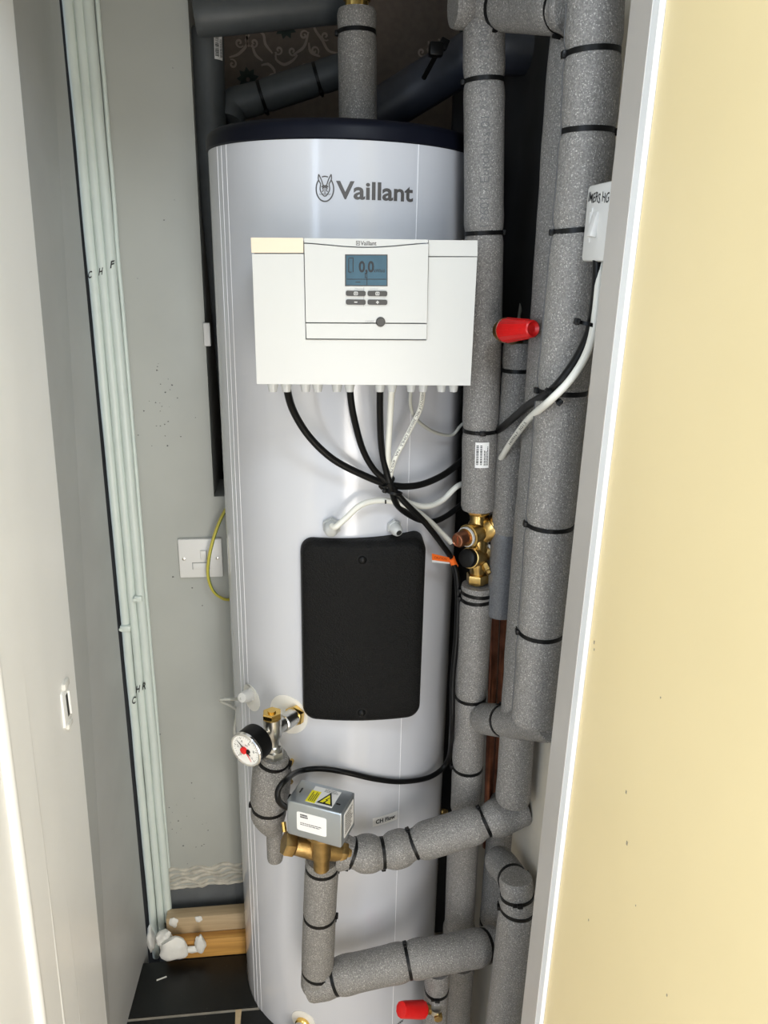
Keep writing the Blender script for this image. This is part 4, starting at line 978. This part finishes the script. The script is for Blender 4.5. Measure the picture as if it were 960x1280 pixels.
# wedge-shaped insulation below the gauge
t = ipipe('stubby insulated elbow under the pressure gauge, tapering to a point')
pipe_part(t, 'foam_sleeve', [JV-upv*.050, P(340, 965, JV.y+.004), P(337, 1004, JV.y+.008)], .0335, [(344, 952, 'r', 6)], sd=31, dip=.05, taper=lambda s: .72+.28*min(1, s*3))
pipe_part(t, 'foam_sleeve', [P(337, 1001, JV.y+.008), P(336, 1018, JV.y+.010), P(343, 1043, JV.y+.014)], .0310, [(337, 1007, 'l', -4)], sd=32, taper=lambda s: 1 if s < .35 else 1-.62*((s-.35)/.65)**1.3)
pipe_part(t, 'tail_sleeve', [P(343, 1036, JV.y+.012), P(344, 1074, JV.y+.016)], .0145, sd=33)
t.done()
t = Thing('brass_drain_link', 'tiny brass link fitting on the cylinder, right of the gauge insulation', 'fitting')
q = T(364, 952, .004); nr = V((q.x-TCX, q.y-TCY, 0)).normalized()
t.part('upper_ball', MB().lathe(q-nr*.004, nr, [(0, .004), (.010, .006), (.015, .004)], 14), gold); q2 = T(362, 965, .012)
t.part('link', MB().tube([q+nr*.008, q2, T(363, 976, .010)], .0035, 10), brass); t.part('lower_ring', MB().band(T(363, 977, .010), nr, .003, .003, .002, 16), brass); t.done()
t = Thing('sensor_gland', 'white cable gland on the oval rosette left of the gauge', 'cable gland')
q = T(314, 868); ax = (P(300, 873, q.y-.030)-q).normalized()
t.part('nut', MB().hexn(q+ax*.002, ax, .009, .013), white_plastic); t.part('dome', MB().lathe(q+ax*.011, ax, [(0, .0115), (.012, .0105), (.020, .0085), (.021, .005)], 20), white_plastic)
t.done()

# ================================================================ motorised zone valve
t = Thing('zone_valve', 'grey metal zone valve actuator with yellow warning label on a brass valve body', 'valve')
FL = P(358, 1000, 1.04); z1 = FL.z; FR = PZ(427, 1018, z1); BR = PZ(443, 990, z1); z0 = P(357, 1042, 1.04).z
ex = (FR-FL); W_ = ex.length; ex.normalize(); ey = V((-ex.y, ex.x, 0)); D_ = (BR-FR).dot(ey); Hh = z1-z0
Rm = Matrix((ex, ey, Zax)).transposed(); O0 = V((FL.x, FL.y, z0))
def zp(u, v, w): return O0+ex*u+ey*v+Zax*w
mb = MB().box(zp(W_/2, D_/2, Hh/2), W_, D_, Hh, Rm, .0028, 3)
h_i = t.part('actuator_housing', mb, steel_blue, label='bluish zinc plated cover')
t.part('base_lip', MB().box(zp(W_/2, D_/2, .001), W_-.006, D_-.006, .006, Rm), seam_grey)
def lab(name, p00, p10, p01, m, par, lift=.0004): 
    q = quadmap(p00, p10, p01, lift); mbx = MB(); n = (p10-p00).cross(p01-p00).normalized(); n = n if n.dot(CAM-p00) > 0 else -n
    ol = rrect(1, 1, .08, 4); e1, e2 = p10-p00, p01-p00
    mbx.prism(ol, lambda u, v: p00+e1*(u+.5)+e2*(v+.5)+n*lift, lambda u, v: p00+e1*(u+.5)+e2*(v+.5)); return t.part(name, mbx, m, par), q
i, q = lab('front_label', zp(.018, 0, .014), zp(.018+.052, 0, .014), zp(.018, 0, .050), paper, h_i)
mb = MB(); lines(mb, quadmap(zp(.018, -.0005, .014), zp(.070, -.0005, .014), zp(.018, -.0005, .050), .0002), .12, .9, .30, .48, 2, 4, .4); lines(mb, quadmap(zp(.018, -.0005, .014), zp(.070, -.0005, .014), zp(.018, -.0005, .050), .0002), .12, .42, .70, .92, 2, 5, .7); t.part('label_print', mb, logo_grey, i)
# top label
LT = lambda u, v, o=0: zp(.030+.046*u, .008+.040*v, Hh+.0004+o)
i = t.part('top_label', MB().prism([(0, 0), (1, 0), (1, 1), (0, 1)], lambda u, v: LT(u, v), lambda u, v: LT(u, v, -.0004)), paper, h_i)
t.part('yellow_field', MB().prism([(-.02, -.0), (.34, 0), (.34, .72), (-.02, .72)], lambda u, v: LT(u, v, .0002), lambda u, v: LT(u, v)), yellow, i)
mb = MB(); tri = [(.38, .08), (.98, .08), (.68, .84)]
mb.add([LT(*p_, .0003) for p_ in tri], [(0, 1, 2)]); t.part('warning_triangle_border', mb, ink, i)
cx_, cy_ = .68, .31; mb = MB(); mb.add([LT(cx_+(x-cx_)*.68, cy_+(y-cy_)*.68, .0005) for x, y in tri], [(0, 1, 2)]); t.part('warning_triangle', mb, yellow, i)
mb = MB(); mb.add([LT(*p_, .0007) for p_ in ((.72, .50), (.62, .32), (.68, .33), (.63, .18), (.60, .20), (.64, .12), (.71, .17), (.67, .18), (.74, .36), (.68, .35), (.76, .50))], [tuple(range(11))])
lines(mb, lambda u, v, o: LT(u, v, .0006), .42, .98, .76, .96, 3, 6, .3); lines(mb, lambda u, v, o: LT(.03+(v)*.30, .06+u*.6, .0006), 0, 1, .05, .95, 4, 7, .45); t.part('label_print', mb, ink, i)
# side label
i, q = lab('side_label', zp(W_, .010, .010), zp(W_, D_-.006, .010), zp(W_, .010, Hh-.008), paper, h_i)
mb = MB(); lines(mb, quadmap(zp(W_+.0005, .010, .010), zp(W_+.0005, D_-.006, .010), zp(W_+.0005, .010, Hh-.008), .0002), .1, .9, .1, .9, 9, 8, .4); t.part('label_print', mb, ink, i)
t.part('slot', MB().box(zp(.012, .030, Hh+.0001), .002, .012, .0006, Rm).box(zp(.082, .020, Hh+.0001), .007, .003, .0006, Rm), ink, h_i)
cb = zp(W_/2, D_/2, 0)
vb = MB(); vb.lathe(cb+Zax*.004, -Zax, [(0, .026), (.012, .026), (.020, .018), (.042, .0165), (.060, .016)], 28)
va = t.part('valve_body', vb, brass_dull)
lft = P(356, 1054, 1.055); rgt = P(436, 1066, 1.068); axv = (rgt-lft).normalized(); Lv = (rgt-lft).length
t.part('cross_port', MB().lathe(lft, axv, [(0, .014), (.016, .014), (.018, .0165), (Lv*.5, .021), (Lv*.8, .0165), (Lv, .014)], 24), brass_dull)
t.part('union_nut', MB().hexn(lft-axv*.002, axv, .018, .0205, Zax), brass_dull); t.part('union_nut', MB().hexn(rgt-axv*.018, axv, .012, .018), brass_dull)
t.part('pipe_tail', MB().lathe(cb-Zax*.05, -Zax, [(0, .0135), (.03, .0135)], 20), brass_dull)
p = P(356, 1040, 1.06); t.part('lever', MB().tube([p, p+V((-.002, .01, .012))], .004, 8), gold)
p = P(366, 1010, 1.064); t.part('cable_grommet', MB().lathe(zp(.004, .022, Hh-.014), -ex, [(0, .007), (.010, .0065)], 14), black_plastic)
t.done()

# ================================================================ wall switch by the right lining
t = Thing('immersion_switch', 'white surface switch with handwritten marking beside the right door lining', 'switch')
sx = .334; a = PX(727, 322, sx); b = PX(733, 232, sx); y1 = (a.y+b.y)/2; y0 = y1-.086; za, zb = a.z, b.z
za, zb = P(727, 327, y1).z, P(736, 232, y1).z
Rl = None
i = t.part('pattress', MB().b(sx+.009, .402, y0+.002, y1-.002, za+.002, zb-.002, .004), white_plastic)
i = t.part('face_plate', MB().b(sx, sx+.012, y0, y1, za, zb, .0045), white_plastic)
cy, cz = y1-.035, (za+zb)/2-.002
t.part('rocker', MB().box((sx-.001, cy, cz), .007, .014, .026, Matrix.Rotation(.22, 3, 'Y'), .001), white_plastic)
t.part('rocker_frame', MB().b(sx-.0012, sx+.001, cy+.0105, cy+.013, cz-.018, cz+.018, .0005).b(sx-.0012, sx+.001, cy+.015, cy+.0165, cz-.014, cz+.014, .0004), white_plastic)
mb = MB(); text_on(mb, 'IMERS HG', lambda u, v, o: V((sx-.0004, y1-.008-.060*u, zb-.018-.004*u+.010*v+.001*math.sin(u*20))), .01); t.part('handwriting', mb, ink, i)
t.done()
print('OBJECTS', len(bpy.data.objects), 'tris', sum(len(o.data.polygons) for o in bpy.data.objects if o.type == 'MESH'))
